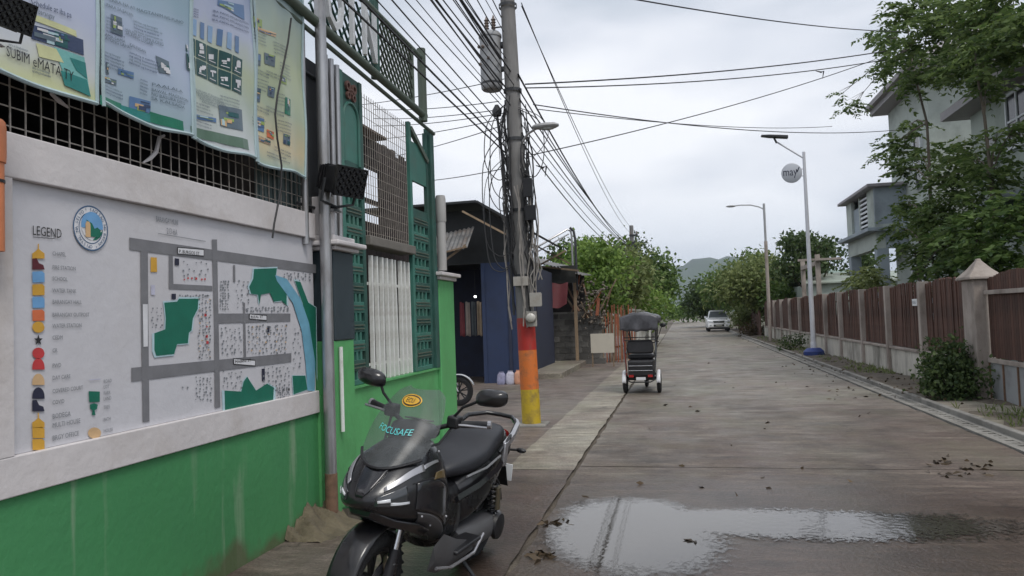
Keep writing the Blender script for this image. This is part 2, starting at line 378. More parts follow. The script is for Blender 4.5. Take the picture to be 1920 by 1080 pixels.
def green_wall_material():
    m = pm('green_wall_paint', c255(70, 138, 88), .55, .09, 2.2, .22, 16., dirt=c255(52, 104, 70), dirt_amt=.5, dscale=1.1)
    t = m.node_tree; L = t.links; b = t.nodes['Principled BSDF']; src = b.inputs['Base Color'].links[0].from_socket
    geo = N(t, 'ShaderNodeNewGeometry'); mp = N(t, 'ShaderNodeMapping'); mp.inputs['Scale'].default_value = (1, 5.5, .42); mp.inputs['Location'].default_value = (0, .9, .0)
    L.new(geo.outputs['Position'], mp.inputs[0]); n = N(t, 'ShaderNodeTexNoise', i_Scale=1., i_Detail=4., i_Roughness=.55); L.new(mp.outputs[0], n.inputs[0])
    r = N(t, 'ShaderNodeValToRGB'); q = r.color_ramp.elements; q[0].position = .56; q[0].color = (0, 0, 0, 1); q[1].position = .76; q[1].color = (.95,) * 3 + (1,); L.new(n.outputs[0], r.inputs[0])
    n9 = N(t, 'ShaderNodeTexNoise', i_Scale=1.1, i_Detail=3.); L.new(geo.outputs['Position'], n9.inputs[0]); r9 = N(t, 'ShaderNodeValToRGB'); q = r9.color_ramp.elements; q[0].position = .42; q[0].color = (0, 0, 0, 1); q[1].position = .62; q[1].color = (1.0,) * 3 + (1,); L.new(n9.outputs[0], r9.inputs[0])
    g9 = N(t, 'ShaderNodeMath', operation='MULTIPLY'); L.new(r.outputs[0], g9.inputs[0]); L.new(r9.outputs[0], g9.inputs[1])
    mx = N(t, 'ShaderNodeMixRGB'); L.new(g9.outputs[0], mx.inputs[0]); L.new(src, mx.inputs[1]); mx.inputs[2].default_value = (*c255(170, 180, 160), 1)
    # splashed mud low down on the wall, ragged upper edge
    sp = N(t, 'ShaderNodeSeparateXYZ'); L.new(geo.outputs['Position'], sp.inputs[0])
    n2 = N(t, 'ShaderNodeTexNoise', i_Scale=3., i_Detail=6.); L.new(geo.outputs['Position'], n2.inputs[0])
    ma = N(t, 'ShaderNodeMath', operation='MULTIPLY_ADD'); L.new(n2.outputs[0], ma.inputs[0]); ma.inputs[1].default_value = -.5; L.new(sp.outputs[2], ma.inputs[2])
    r2 = N(t, 'ShaderNodeValToRGB'); q = r2.color_ramp.elements; q[0].position = 0; q[0].color = (.7,) * 3 + (1,); q[1].position = .12; q[1].color = (0, 0, 0, 1)
    ad = N(t, 'ShaderNodeMath', operation='ADD'); L.new(ma.outputs[0], ad.inputs[0]); ad.inputs[1].default_value = .2; L.new(ad.outputs[0], r2.inputs[0])
    m2 = N(t, 'ShaderNodeMixRGB'); L.new(r2.outputs[0], m2.inputs[0]); L.new(mx.outputs[0], m2.inputs[1]); m2.inputs[2].default_value = (*c255(92, 82, 62), 1)
    L.new(m2.outputs[0], b.inputs['Base Color']); return m
M_green = green_wall_material()
M_green2 = pm('bright_green_paint', c255(90, 164, 102), .55, .1, 2.5, .22, 16., dirt=c255(60, 110, 66), dirt_amt=.6, dscale=1.4)

# ================================================================== GROUND
def plane(name, x0, x1, y0, y1, z, m, nx=1, ny=1, kind='structure'):
    o = MB().grid(lambda u, v: (x0 + (x1 - x0) * u, y0 + (y1 - y0) * v, z), nx, ny).build(name, m); return tag(o, kind=kind)
plane('ground', -3400, 3600, -200, 4300, -.06, M_earth)
plane('driveway', -9, -1.99, -4, 60, .0, M_apron, 1, 8)
plane('road', -2.2, 3.95, -6, 190, -.03, M_dirt)
road = bpy.data.objects['road']
rng = np.random.default_rng(3)
def slab(name, m, x0, x1, y0, y1, parent, z=0.004, g=.012):
    b = MB(); dz = random.uniform(-.003, .003)
    n = max(2, int((y1 - y0) / .22)); k = max(2, int((x1 - x0) / .6))
    xl = [x0 + g + random.uniform(0, .03) * (1 if abs(i) else 1) for i in range(n + 1)]; xr = [x1 - g - random.uniform(0, .03) for i in range(n + 1)]
    def fn(u, v):
        j = round(v * n); return (xl[j] + (xr[j] - xl[j]) * u, y0 + g + (y1 - y0 - 2 * g) * v + random.uniform(-.012, .012), z + dz)
    top = [fn(i / k, j / n) for j in range(n + 1) for i in range(k + 1)]
    b.add(top, [(j * (k + 1) + i, j * (k + 1) + i + 1, (j + 1) * (k + 1) + i + 1, (j + 1) * (k + 1) + i) for j in range(n) for i in range(k)])
    return b.build(name, m, parent)
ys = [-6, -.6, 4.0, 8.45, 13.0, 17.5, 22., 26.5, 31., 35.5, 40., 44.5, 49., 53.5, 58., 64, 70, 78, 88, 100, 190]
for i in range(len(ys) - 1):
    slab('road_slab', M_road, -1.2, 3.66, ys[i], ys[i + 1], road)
yy = 8.25
while yy < 60:
    L_ = 4.5; slab('gutter_slab', M_strip if yy > 8 else M_apron, -2.02, -1.2, yy, yy + L_, road, z=.006, g=.008); yy += L_
slab('gutter_slab', M_apron, -2.02, -1.2, -6, 8.25, road, z=.002, g=.006)
# the weedy dirt verge under the fence, and the concrete landing by the gate
def verge_fn(u, v):
    y = 10.4 + (120 - 10.4) * v ** 1.8; x = 4.0 + 1.0 * u
    return (x, y, .06 + .05 * math.sin(y * 1.7 + 3 * u) * math.sin(u * 3.1) + .04 * u + .02 * math.sin(y * 5.3))
o = MB().grid(verge_fn, 8, 160).build('verge', M_dirt, smooth=True); tag(o, kind='structure')
o = MB().box(4.0, 5.3, 4.0, 13.7, -.05, .085).build('gate_landing', M_strip, bevel=.01); tag(o, kind='structure')
plane('yard', 5.1, 60, -4, 130, .0, M_earth)
# kerb and drain
o = tag(MB().box(3.93, 4.03, 3, 120, -.1, .1).build('kerb', M_conc, bevel=.015), kind='structure')
gr = thing('drain_grate', 'slotted grey drain cover running along the right kerb', 'drain', (3.8, 4, 0))
MB().box(3.665, 3.70, 3, 60, -.05, .022).build('side_rail', M_conc, gr); MB().box(3.895, 3.93, 3, 60, -.05, .022).build('side_rail', M_conc, gr)
MB().box(3.665, 3.93, 3, 60, -.055, -.025).build('channel_bed', M_darkmetal, gr)
b = MB(); y = 3.
while y < 60:
    b.box(3.70, 3.76, y, y + .18, -.02, .021); b.box(3.86, 3.895, y, y + .18, -.02, .021); b.box(3.762, 3.858, y, y + .11, -.02, .019 + random.uniform(-.006, .004)); y += .18
tag(b.build('grate_bars', M_conc, gr), kind='stuff')

# puddle: one thin sheet of water with a ragged edge, breaking up into wet grains on its right
def water_material():
    m = bpy.data.materials.new('puddle_water'); m.use_nodes = True; t = m.node_tree; L = t.links; b = t.nodes['Principled BSDF']; o = t.nodes['Material Output']
    b.inputs['Base Color'].default_value = (.05, .045, .04, 1); b.inputs['Roughness'].default_value = .02; b.inputs['IOR'].default_value = 1.75
    geo = N(t, 'ShaderNodeNewGeometry'); sp = N(t, 'ShaderNodeSeparateXYZ'); L.new(geo.outputs['Position'], sp.inputs[0])
    def mth(op, a, c=0., d=None):
        q = N(t, 'ShaderNodeMath', operation=op)
        for k, v in ((0, a), (1, c), (2, d)):
            if v is None: continue
            if isinstance(v, (int, float)): q.inputs[k].default_value = v
            else: L.new(v, q.inputs[k])
        return q.outputs[0]
    def nz(scale, det, rg=.6):
        n = N(t, 'ShaderNodeTexNoise', i_Scale=scale, i_Detail=det, i_Roughness=rg); L.new(geo.outputs['Position'], n.inputs[0]); return mth('SUBTRACT', n.outputs[0], .5)
    x, y = sp.outputs[0], sp.outputs[1]
    def ell(cx, cy, rx, ry, sl):
        yy = mth('SUBTRACT', mth('SUBTRACT', y, cy), mth('MULTIPLY', mth('SUBTRACT', x, cx), sl)); ex = mth('DIVIDE', mth('SUBTRACT', x, cx), rx); ey = mth('DIVIDE', yy, ry)
        return mth('ADD', mth('MULTIPLY', ex, ex), mth('MULTIPLY', ey, ey))
    r = mth('MINIMUM', ell(-.42, 5.95, .72, 1.12, -.25), ell(.75, 6.28, 1.75, .44, .02))
    r = mth('MULTIPLY_ADD', nz(1.3, 3.), .55, r); r = mth('MULTIPLY_ADD', nz(6., 6., .7), .55, r)
    amp = N(t, 'ShaderNodeMapRange'); amp.inputs[1].default_value = -.2; amp.inputs[2].default_value = 1.5; amp.inputs[3].default_value = .9; amp.inputs[4].default_value = 4.2; L.new(x, amp.inputs[0])
    r = mth('MULTIPLY_ADD', nz(24., 5., .8), amp.outputs[0], r)
    cov = N(t, 'ShaderNodeMapRange'); cov.inputs[1].default_value = .62; cov.inputs[2].default_value = 1.08; cov.inputs[3].default_value = 1.; cov.inputs[4].default_value = 0.; L.new(r, cov.inputs[0])
    bp = N(t, 'ShaderNodeBump', i_Strength=.05); bp.inputs['Distance'].default_value = .012; nb = N(t, 'ShaderNodeTexNoise', i_Scale=14., i_Detail=4.)
    bs_ = N(t, 'ShaderNodeMapRange'); bs_.inputs[1].default_value = -.1; bs_.inputs[2].default_value = 1.2; bs_.inputs[3].default_value = .03; bs_.inputs[4].default_value = .16; L.new(x, bs_.inputs[0]); L.new(bs_.outputs[0], bp.inputs['Strength'])
    L.new(geo.outputs['Position'], nb.inputs[0]); L.new(nb.outputs[0], bp.inputs['Height']); L.new(bp.outputs[0], b.inputs['Normal'])
    tr = N(t, 'ShaderNodeBsdfTransparent'); mx = N(t, 'ShaderNodeMixShader')
    L.new(cov.outputs[0], mx.inputs[0]); L.new(tr.outputs[0], mx.inputs[1]); L.new(b.outputs[0], mx.inputs[2]); L.new(mx.outputs[0], o.inputs[0])
    return m
plane('puddle', -1.9, 3.1, 3.9, 7.6, .0125, water_material())

# litter of dead leaves on the lane
lm = leaf_mat('dead_leaf', (.03, .022, .015), (.10, .07, .04), trans=.0)
C = []
for (cx, cy, n, s) in ((1770, 868, 16, 22), (1830, 880, 14, 26), (1790, 890, 10, 20), (1040, 985, 14, 14), (1010, 1045, 18, 14), (1302, 1018, 4, 5), (1500, 690, 22, 90), (1560, 705, 18, 60), (1640, 745, 16, 70), (1600, 690, 60, 60), (1680, 720, 70, 50), (1540, 672, 50, 40), (1740, 748, 50, 40), (1400, 640, 20, 30), (1250, 900, 10, 160), (1400, 780, 10, 160)):
    for _ in range(n):
        w = G(cx + random.gauss(0, s), cy + random.gauss(0, s * .22)); C.append((w[0], w[1], .014 if w[0] < 3.6 else .11))
C = np.array(C); D = rng.normal(size=(len(C), 3)); D[:, 2] *= .15
tag(add_leaves('leaf_litter', leaf_cards(C, D, .05 + .06 * rng.random(len(C)), .04, rng), lm, None), 'scattered dead leaves on the concrete lane', 'leaves', kind='stuff')

# mountain ------------------------------------------------------------
M_hill = pm('hill_forest', (.035, .06, .03), .95, .4, .01, 0, dirt=(.05, .07, .04), dirt_amt=.6, dscale=.004)
def hill_fn(u, v):
    x = -2900 + 6000 * u; y = 2700 + 1300 * v
    h = 235 * math.exp(-((x - 150) / 330) ** 2) + 120 * math.exp(-((x - 900) / 600) ** 2) + 60 * math.exp(-((x + 1100) / 800) ** 2)
    h *= math.exp(-((v - .55) / .3) ** 2); h += (14 * math.sin(x * .011 + v * 5) + 7 * math.sin(x * .037 + 9 * v) + 4 * math.sin(x * .09 + 3 * v)) * math.sin(v * 3.1)
    return (x, y, h - 12)
tag(MB().grid(hill_fn, 160, 30).build('mountain', M_hill, smooth=True), kind='structure')
# ================================================================== LEFT WALL WITH THE MAP
XW = -3.10
WY1 = 6.02
wall = thing('perimeter_wall', 'green and white perimeter wall with a painted village map', 'wall', (-3.25, 3, 0))
MB().box(-3.40, -3.125, -4, WY1, -.1, .938).build('wall_base', M_green, wall)
MB().box(-3.40, XW, -4, WY1, .94, 1.13).build('lower_band', M_white, wall, bevel=.006)
MB().box(-3.40, XW, -4, WY1, 2.46, 2.68).build('upper_band', M_white, wall, bevel=.006)
MB().box(-3.40, XW, -4, 2.955, 1.132, 2.458).build('end_band', M_white, wall)
XP = -3.135
panel = MB().box(-3.40, XP, 2.957, WY1, 1.132, 2.458).build('map_panel', M_panelw, wall)
XM = XP + .004
flat = {}
def ink(name, col, rough=.6, var=.12):
    return pm('paint_' + name, col, rough, var, 9., .05, 80.)
I_grey = ink('grey', c255(120, 120, 124)); I_green = ink('green', c255(22, 106, 86)); I_blue = ink('lightblue', c255(112, 166, 190)); I_pale = ink('pale', c255(178, 204, 212))
I_black = ink('black', (.02, .02, .022)); I_gold = ink('gold', c255(206, 158, 60)); I_red = ink('red', c255(188, 60, 62)); I_maroon = ink('maroon', c255(92, 34, 44)); I_sky = ink('sky', c255(110, 160, 206))
I_or = ink('orange', c255(208, 110, 70)); I_navy = ink('navy', c255(40, 42, 62)); I_tan = ink('tan', c255(206, 172, 130)); I_wht = ink('white', c255(216, 216, 220)); I_dot = ink('dot', c255(122, 126, 132)); I_lila = ink('lilac', c255(188, 188, 206))
c2 = lambda x, y: (x / 2.7, 360 + y / 2.7)
def wpt(px, py, k=0, X=None):
    q = AX(px, py, XM); return ((X if X is not None else XM) + k * .0012, q[1], q[2])
def wpoly(name, pts, m, k=0, conv=c2):
    b = MB()
    for p in (pts if isinstance(pts[0], list) else [pts]):
        b.add([wpt(*conv(*q), k) for q in p], [tuple(range(len(p)))])
    o = b.build(name, m, wall); o.parent = panel; o.matrix_parent_inverse = Matrix.Translation(-Vector(wall.location)) @ Matrix.Identity(4) if False else Matrix.Identity(4); return o
roads = [[(655, 230), (1600, 368), (1600, 411), (655, 292)], [(665, 890), (1475, 815), (1475, 860), (665, 960)]]
wpoly('map_road', roads[0], I_grey); wpoly('map_road', roads[1], I_grey)
wpoly('map_road', [(710, 298), (748, 303), (750, 600), (756, 1161), (722, 1165), (714, 700)], I_grey, 1)
wpoly('map_road', [(1072, 240), (1098, 240), (1105, 600), (1115, 1090), (1087, 1095), (1084, 700)], I_grey, 1)
wpoly('map_road', [(1100, 615), (1470, 615), (1470, 655), (1105, 665)], I_grey)
wpoly('map_road', [(855, 320), (875, 323), (878, 465), (1075, 475), (1075, 500), (855, 490)], I_grey)
wpoly('map_road', [(1230, 560), (1240, 560), (1246, 840), (1234, 840)], I_grey, 1); wpoly('map_road', [(1180, 370), (1190, 370), (1191, 455), (1181, 455)], I_grey, 1)
parks = [[(830, 560), (895, 555), (905, 540), (1003, 540), (1000, 590), (975, 640), (968, 700), (955, 712), (950, 765), (895, 770), (880, 820), (790, 830), (780, 800), (780, 715), (835, 695), (838, 640)],
         [(1285, 390), (1400, 385), (1395, 430), (1450, 510), (1450, 575), (1425, 550), (1385, 555), (1365, 510), (1320, 520), (1312, 570), (1305, 520), (1270, 515), (1260, 480), (1280, 440)],
         [(1135, 1005), (1220, 1010), (1232, 960), (1250, 935), (1295, 1005), (1350, 970), (1385, 990), (1382, 1052), (1270, 1082), (1138, 1105)],
         [(1480, 930), (1545, 930), (1555, 1000), (1485, 1025)],
         [(1492, 450), (1520, 455), (1560, 560), (1598, 585), (1602, 940), (1575, 760), (1530, 560)]]
for p in parks:
    cx = sum(q[0] for q in p) / len(p); cy = sum(q[1] for q in p) / len(p)
    wpoly('map_shore', [(cx + (x - cx) * 1.09, cy + (y - cy) * 1.06) for x, y in p], I_pale, 1)
    wpoly('map_park', p, I_green, 2)
wpoly('map_river', [(1390, 420), (1450, 440), (1520, 540), (1562, 660), (1594, 860), (1592, 1010), (1555, 1005), (1545, 860), (1525, 700), (1480, 560), (1400, 450)], I_blue, 3)
wpoly('map_block', [(762, 330), (793, 332), (795, 405), (762, 405)], I_gold, 1)
wpoly('map_block', [(884, 335), (906, 338), (906, 372), (884, 370)], I_navy, 1); wpoly('map_block', [(1325, 895), (1340, 893), (1341, 955), (1326, 957)], I_navy, 1)
wpoly('map_block', [(764, 470), (784, 472), (784, 522), (764, 520)], I_lila, 1); wpoly('map_block', [(1352, 678), (1364, 678), (1364, 710), (1352, 710)], I_navy, 1)
wpoly('map_block', [(868, 515), (890, 515), (890, 543), (868, 543)], I_navy, 1)
def dots(regions, size, m, nm):
    b = MB()
    for (x0, y0, x1, y1, n) in regions:
        st = math.sqrt(max(1., (x1 - x0) * (y1 - y0) / max(1, n))); nx_ = max(1, round((x1 - x0) / st)); ny_ = max(1, round((y1 - y0) / st))
        for i_ in range(nx_ * ny_):
            x = x0 + (x1 - x0) * ((i_ % nx_) + .5 + random.uniform(-.3, .3)) / nx_; y = y0 + (y1 - y0) * ((i_ // nx_) + .5 + random.uniform(-.3, .3)) / ny_; s = size * random.uniform(.6, 1.2)
            b.add([wpt(*c2(x + dx * s * .8, y + dy * s), 1.5) for dx, dy in ((-1, -1), (1, -1), (1, 1), (-1, 1))], [(0, 1, 2, 3)])
    o = b.build(nm, m, wall); o.parent = panel; o.matrix_parent_inverse = Matrix.Identity(4); return o
dots([(1000, 520, 1070, 850, 70), (760, 580, 825, 700, 22), (1110, 450, 1160, 600, 40), (1245, 580, 1460, 608, 26), (1190, 440, 1265, 600, 26), (1115, 680, 1225, 825, 34), (1250, 670, 1455, 820, 90), (1430, 405, 1575, 450, 22), (1120, 900, 1230, 1000, 20), (1330, 880, 1470, 1010, 44), (985, 930, 1075, 1060, 36), (910, 345, 1060, 440, 16), (1475, 680, 1530, 900, 22), (900, 515, 1060, 535, 16), (920, 980, 960, 1000, 3), (1400, 985, 1470, 1045, 34)], 4.2, I_dot, 'map_houses')
dots([(915, 430, 1055, 450, 6), (1030, 600, 1060, 800, 3)], 6, I_red, 'map_landmarks'); dots([(1000, 520, 1070, 850, 24), (1250, 670, 1455, 820, 20)], 3.2, I_tan, 'map_landmarks')
# street name plates with lettering
for (x0, y0, x1, y1, txt) in ((898, 283, 1028, 322, 'P. BURGOS ST'), (1262, 620, 1346, 648, 'RIZAL ST'), (1182, 846, 1288, 878, 'MABINI ST')):
    dy = (y1 - y0) * .3
    wpoly('name_plate', [(x0 - 3, y0 - 5), (x1 + 3, y0 - 5 + dy * .9), (x1 + 3, y1 + 4), (x0 - 3, y1 + 2 - dy * .9)], I_black, 3)
    wpoly('name_plate', [(x0, y0), (x1, y0 + dy * .9), (x1, y1), (x0, y1 - dy * .9)], I_wht, 4)
    p0 = wpt(*c2(x0 + 4, y1 - dy * 1.2)); p1 = wpt(*c2(x1 - 4, y1 - dy * .6)); hh = abs(wpt(*c2(x0, y0))[2] - wpt(*c2(x0, y1))[2]) * .62
    o = text_mesh(txt, hh, lambda u, v, p0=p0, p1=p1, n=len(txt), hh=hh: (XM + .0066, p0[1] + u * (p1[1] - p0[1]) / (n * hh * .62), p0[2] + v), 'lettering', I_black, wall)
    o.parent = panel; o.matrix_parent_inverse = Matrix.Identity(4)
wpoly('name_plate', [(720, 568), (746, 568), (746, 782), (724, 784)], I_wht, 3)
# seal, legend
def wtext(txt, px, py, zh, m=I_black, sq=1.0, k=2):
    p = wpt(px, py)
    o = text_mesh(txt, zh * 1.35, lambda u, v: (XM + k * .0012, p[1] + u, p[2] + v), 'lettering', m, wall, squash=sq); o.parent = panel; o.matrix_parent_inverse = Matrix.Identity(4); return o
def disc(name, px, py, r, m, k, n=32, ry=None, a0=0, a1=2 * math.pi, r0=0):
    p = wpt(px, py); b = MB(); ry = ry or r
    if r0:
        vs = [(XM + k * .0012, p[1] + rr * math.cos(2 * math.pi * i / n), p[2] + rr * math.sin(2 * math.pi * i / n)) for i in range(n) for rr in (r0, r)]
        b.add(vs, [(2 * i, 2 * i + 1, (2 * i + 3) % (2 * n), (2 * i + 2) % (2 * n)) for i in range(n)])
    else:
        vs = [(XM + k * .0012, p[1] + r * math.cos(a0 + (a1 - a0) * i / n), p[2] + ry * math.sin(a0 + (a1 - a0) * i / n)) for i in range(n + (0 if a1 - a0 > 6.2 else 1))]
        b.add(vs, [tuple(range(len(vs)))])
    o = b.build(name, m, wall); o.parent = panel; o.matrix_parent_inverse = Matrix.Identity(4); return o
I_blu2 = ink('ringblue', c255(70, 98, 130))
disc('seal', 170, 428, .125, I_wht, 1); disc('seal_ring', 170, 428, .125, I_blu2, 2, r0=.117); disc('seal_ring', 170, 428, .086, I_blu2, 2, r0=.081)
disc('seal_picture', 172, 424, .078, I_sky, 3, a0=R(-10), a1=R(190)); disc('seal_picture', 172, 424, .078, I_green, 3, a0=R(-12), a1=R(-90)); disc('seal_picture', 172, 424, .078, I_wht, 3, a0=R(190), a1=R(270))
p = wpt(168, 428); b = MB(); b.add([(XM + .006, p[1] + a, p[2] + c) for a, c in ((-.035, -.05), (0, -.05), (0, .02), (-.008, .035), (-.028, .035), (-.035, .02))], [tuple(range(6))]); o = b.build('seal_tower', I_tan, wall); o.parent = panel; o.matrix_parent_inverse = Matrix.Identity(4)
b = MB(); b.add([(XM + .0054, p[1] + a, p[2] + c) for a, c in ((0, -.045), (.07, -.045), (.075, -.005), (.05, .01), (.03, .0), (.012, .028), (-.03, .045), (0, .01))], [tuple(range(8))]); o = b.build('seal_hill', I_green, wall); o.parent = panel; o.matrix_parent_inverse = Matrix.Identity(4)
ring = 'SAGISAG NG BAYAN * OPISYAL NA SELYO * '
for i, ch in enumerate(ring):
    if ch == ' ': continue
    a = math.pi / 2 - 2 * math.pi * i / len(ring); q = wpt(170, 428)
    o = text_mesh(ch, .026, lambda u, v, a=a, q=q: (XM + .0036, q[1] + (.093 + v) * math.cos(a) + (u - .008) * math.sin(a), q[2] + (.093 + v) * math.sin(a) - (u - .008) * math.cos(a)), 'seal_letter', I_blu2, wall); o.parent = panel; o.matrix_parent_inverse = Matrix.Identity(4)
wtext('LEGEND', 60, 440, .05, sq=.72); wpoly('rule', [(62, 444), (102, 447), (102, 448), (62, 445)], I_black, 2, conv=lambda x, y: (x, y))
c7 = lambda x, y: (30 + x / 2.25, 380 + y / 2.25)
def icon(kind, m, y, h=24, w=26):
    cx = 93; T = lambda pts, mm=m, k=2: wpoly('legend_symbol', [(cx + a * w, y + c * h) for a, c in pts], mm, k, conv=c7)
    if kind == 'sq': T([(-1, -.9), (.6, -1), (1, -.6), (1, .95), (-.95, 1)])
    if kind == 'church': T([(-1, 1), (-1, .1), (-.45, -.3), (-.1, -.7), (-.1, -1.6), (.08, -1.6), (.08, -.7), (.5, -.3), (1, .1), (1, 1)])
    if kind == 'slope': T([(-1, 1), (-1, -.9), (-.3, -1), (.1, -.1), (.8, .2), (1, 1)])
    if kind == 'oval': T([(math.cos(i * .4), math.sin(i * .4)) for i in range(15)])
    if kind == 'dome': T([(math.cos(math.pi + i * math.pi / 10), 1.6 * math.sin(math.pi + i * math.pi / 10) + .6) for i in range(11)] + [(1, 1), (-1, 1)])
    if kind == 'star': T([((1 if i % 2 == 0 else .42) * .75 * math.sin(i * math.pi / 5), -(1 if i % 2 == 0 else .42) * math.cos(i * math.pi / 5)) for i in range(10)], I_black)
for kind, m, y, txt, ty in (('church', I_gold, 212, 'CHAPEL', 216), ('slope', I_maroon, 258, 'FIRE STATION', 274), ('sq', I_sky, 313, 'SCHOOL', 322), ('sq', I_gold, 367, 'WATER TANK', 372), ('sq', I_sky, 420, 'BARANGAY HALL', 420), ('sq', I_or, 475, 'BARANGAY OUTPOST', 475), ('oval', I_gold, 525, 'WATER STATION', 522), ('star', I_black, 580, 'CEDM', 572),
                            ('oval', I_red, 635, 'CR', 626), ('dome', I_red, 680, 'PWD', 690), ('dome', I_tan, 745, 'DAY CARE', 742), ('dome', I_navy, 803, 'COVERED COURT', 798), ('slope', I_navy, 856, 'COVID', 846), ('church', I_gold, 925, 'BODEGA', 906), ('sq', I_gold, 970, 'MULTI HOUSE', 944), ('sq', I_gold, 1020, 'BRGY OFFICE', 998)):
    icon(kind, m, y); wtext(txt, *c7(152, ty + 6), .026 if ty > 880 else .022, I_dot, .82)
wpoly('legend_symbol', [(305, 795), (352, 797), (352, 840), (308, 842)], I_green, 2, conv=c7); wpoly('legend_symbol', [(310, 852), (328, 846), (344, 852), (340, 870), (330, 876), (334, 896), (318, 896), (322, 876), (312, 870)], I_green, 2, conv=c7)
wpoly('legend_symbol', [(302 + 28 + 28 * math.cos(i * .42), 972 + 24 * math.sin(i * .42)) for i in range(15)], I_tan, 2, conv=c7); wpoly('legend_symbol', [(308, 746), (356, 742), (356, 746), (308, 750)], I_lila, 2, conv=c7)
for txt, y in (('ROAD', 756), ('LOT', 780), ('PARK', 806), ('LAND', 830), ('TREE', 866), ('PATH', 918), ('HOUSE', 966)): wtext(txt, *c7(368, y + 5), .02, I_dot, .8)
wtext('BARANGAY MUNI', 292, 415, .035, I_lila if False else I_dot, .55); wtext('213 HA', 312, 438, .04, I_dot, .6)
wpoly('rule', [(296, 437), (385, 452), (385, 453), (296, 438)], I_dot, 2, conv=lambda x, y: (x, y))

# orange pipe at the left end
p = thing('orange_pipe', 'orange plastic downpipe with a black band at the wall\'s left end', 'pipe', (-3.04, 2.86, 2.1))
M_orange = pm('orange_pvc', c255(206, 126, 84), .5, .12, 6., .05)
MB().lathe([(.055, 2.09), (.055, 2.5)], (-3.06, 2.80, 0), 16).build('pipe', M_orange, p, smooth=True)
MB().lathe([(.062, 2.5), (.064, 2.53), (.064, 2.66), (.06, 2.69), (.052, 2.70)], (-3.06, 2.80, 0), 16).build('socket', M_orange, p, smooth=True)
MB().lathe([(.058, 2.405), (.058, 2.42)], (-3.06, 2.80, 0), 16, cap=False).build('band', M_black, p, smooth=True)

# wire mesh above the wall, dark shed behind it
ms = thing('wire_mesh_screen', 'rusty welded wire mesh screen standing on the white wall', 'mesh screen', (-3.2, 3, 2.68))
M_wire = pm('dull_wire', (.42, .38, .34), .6, .35, 30., 0, metal=.5)
b = MB(); y = 1.2
while y < 6.0:
    b.bar((-3.2 + random.uniform(-.004, .004), y, 2.67), (-3.2, y + random.uniform(-.012, .012), 4.3), .0065, .0065); y += .092
z = 2.74
while z < 4.3: b.bar((-3.205, 1.2, z), (-3.205, 6.0, z + random.uniform(-.01, .01)), .006, .006); z += .1
tag(b.build('wires', M_wire, ms), kind='stuff')
MB().box(-3.225, -3.185, 1.2, 6.0, 4.30, 4.34).build('top_rail', M_olive, ms)
shed = thing('dark_shed', 'dark covered shed behind the wire mesh', 'shed', (-5, 3, 0))
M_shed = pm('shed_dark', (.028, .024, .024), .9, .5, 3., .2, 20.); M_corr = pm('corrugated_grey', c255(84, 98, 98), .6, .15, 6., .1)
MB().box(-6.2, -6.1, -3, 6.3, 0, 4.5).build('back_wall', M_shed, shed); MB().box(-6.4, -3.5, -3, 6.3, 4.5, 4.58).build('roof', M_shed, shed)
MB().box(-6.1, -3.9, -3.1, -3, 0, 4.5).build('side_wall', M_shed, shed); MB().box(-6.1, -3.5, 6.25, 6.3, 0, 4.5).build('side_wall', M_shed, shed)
cs = MB(); k = 0
for i in range(20):
    y0 = 5.35 + i * .035; cs.bar((-3.27 + (.012 if i % 2 else 0), y0 + .0175, 2.5), (-3.27 + (.012 if i % 2 else 0), y0 + .0175, 4.2), .012, .035, up=(0, 1, 0))
cc = cs.build('corrugated_sheet', M_corr); tag(cc, 'grey green corrugated sheet behind the right end of the mesh', 'metal sheet')
# torn tape and cord on the mesh
for pts, lb in (([(95, 175), (112, 190), (128, 202)], 'pale torn strap caught in the mesh under the leftmost poster'), ([(308, 254), (299, 258), (293, 285), (282, 297), (268, 305)], 'pale twisted plastic strip hanging in the mesh under the second poster')):
    q = [AX(x, y, -3.185) for x, y in pts]; o = MB().tube(q, [.008] + [.013] * (len(q) - 2) + [.005], 6).build('plastic_strip', M_white, smooth=True); tag(o, lb, 'strip')

# posters --------------------------------------------------------------
def poster_mat(name, stops, axis=2):
    m = bpy.data.materials.new(name); m.use_nodes = True; t = m.node_tree; L = t.links; b = t.nodes['Principled BSDF']
    g = N(t, 'ShaderNodeNewGeometry'); s = N(t, 'ShaderNodeSeparateXYZ'); L.new(g.outputs['Position'], s.inputs[0])
    n = N(t, 'ShaderNodeTexNoise', i_Scale=3., i_Detail=3.); L.new(g.outputs['Position'], n.inputs[0])
    ma = N(t, 'ShaderNodeMath', operation='MULTIPLY_ADD'); L.new(n.outputs[0], ma.inputs[0]); ma.inputs[1].default_value = .35; L.new(s.outputs[2], ma.inputs[2])
    mr = N(t, 'ShaderNodeMapRange'); mr.inputs[1].default_value = 2.95 + .17; mr.inputs[2].default_value = 4.4 + .17; L.new(ma.outputs[0], mr.inputs[0])
    cr = N(t, 'ShaderNodeValToRGB'); e = cr.color_ramp.elements
    e[0].position = stops[0][0]; e[0].color = (*stops[0][1], 1); e[1].position = stops[-1][0]; e[1].color = (*stops[-1][1], 1)
    for p, c in stops[1:-1]: q = e.new(p); q.color = (*c, 1)
    L.new(mr.outputs[0], cr.inputs[0]); L.new(cr.outputs[0], b.inputs['Base Color']); b.inputs['Roughness'].default_value = .33; b.inputs['Specular IOR Level'].default_value = .6
    return m
PR = []
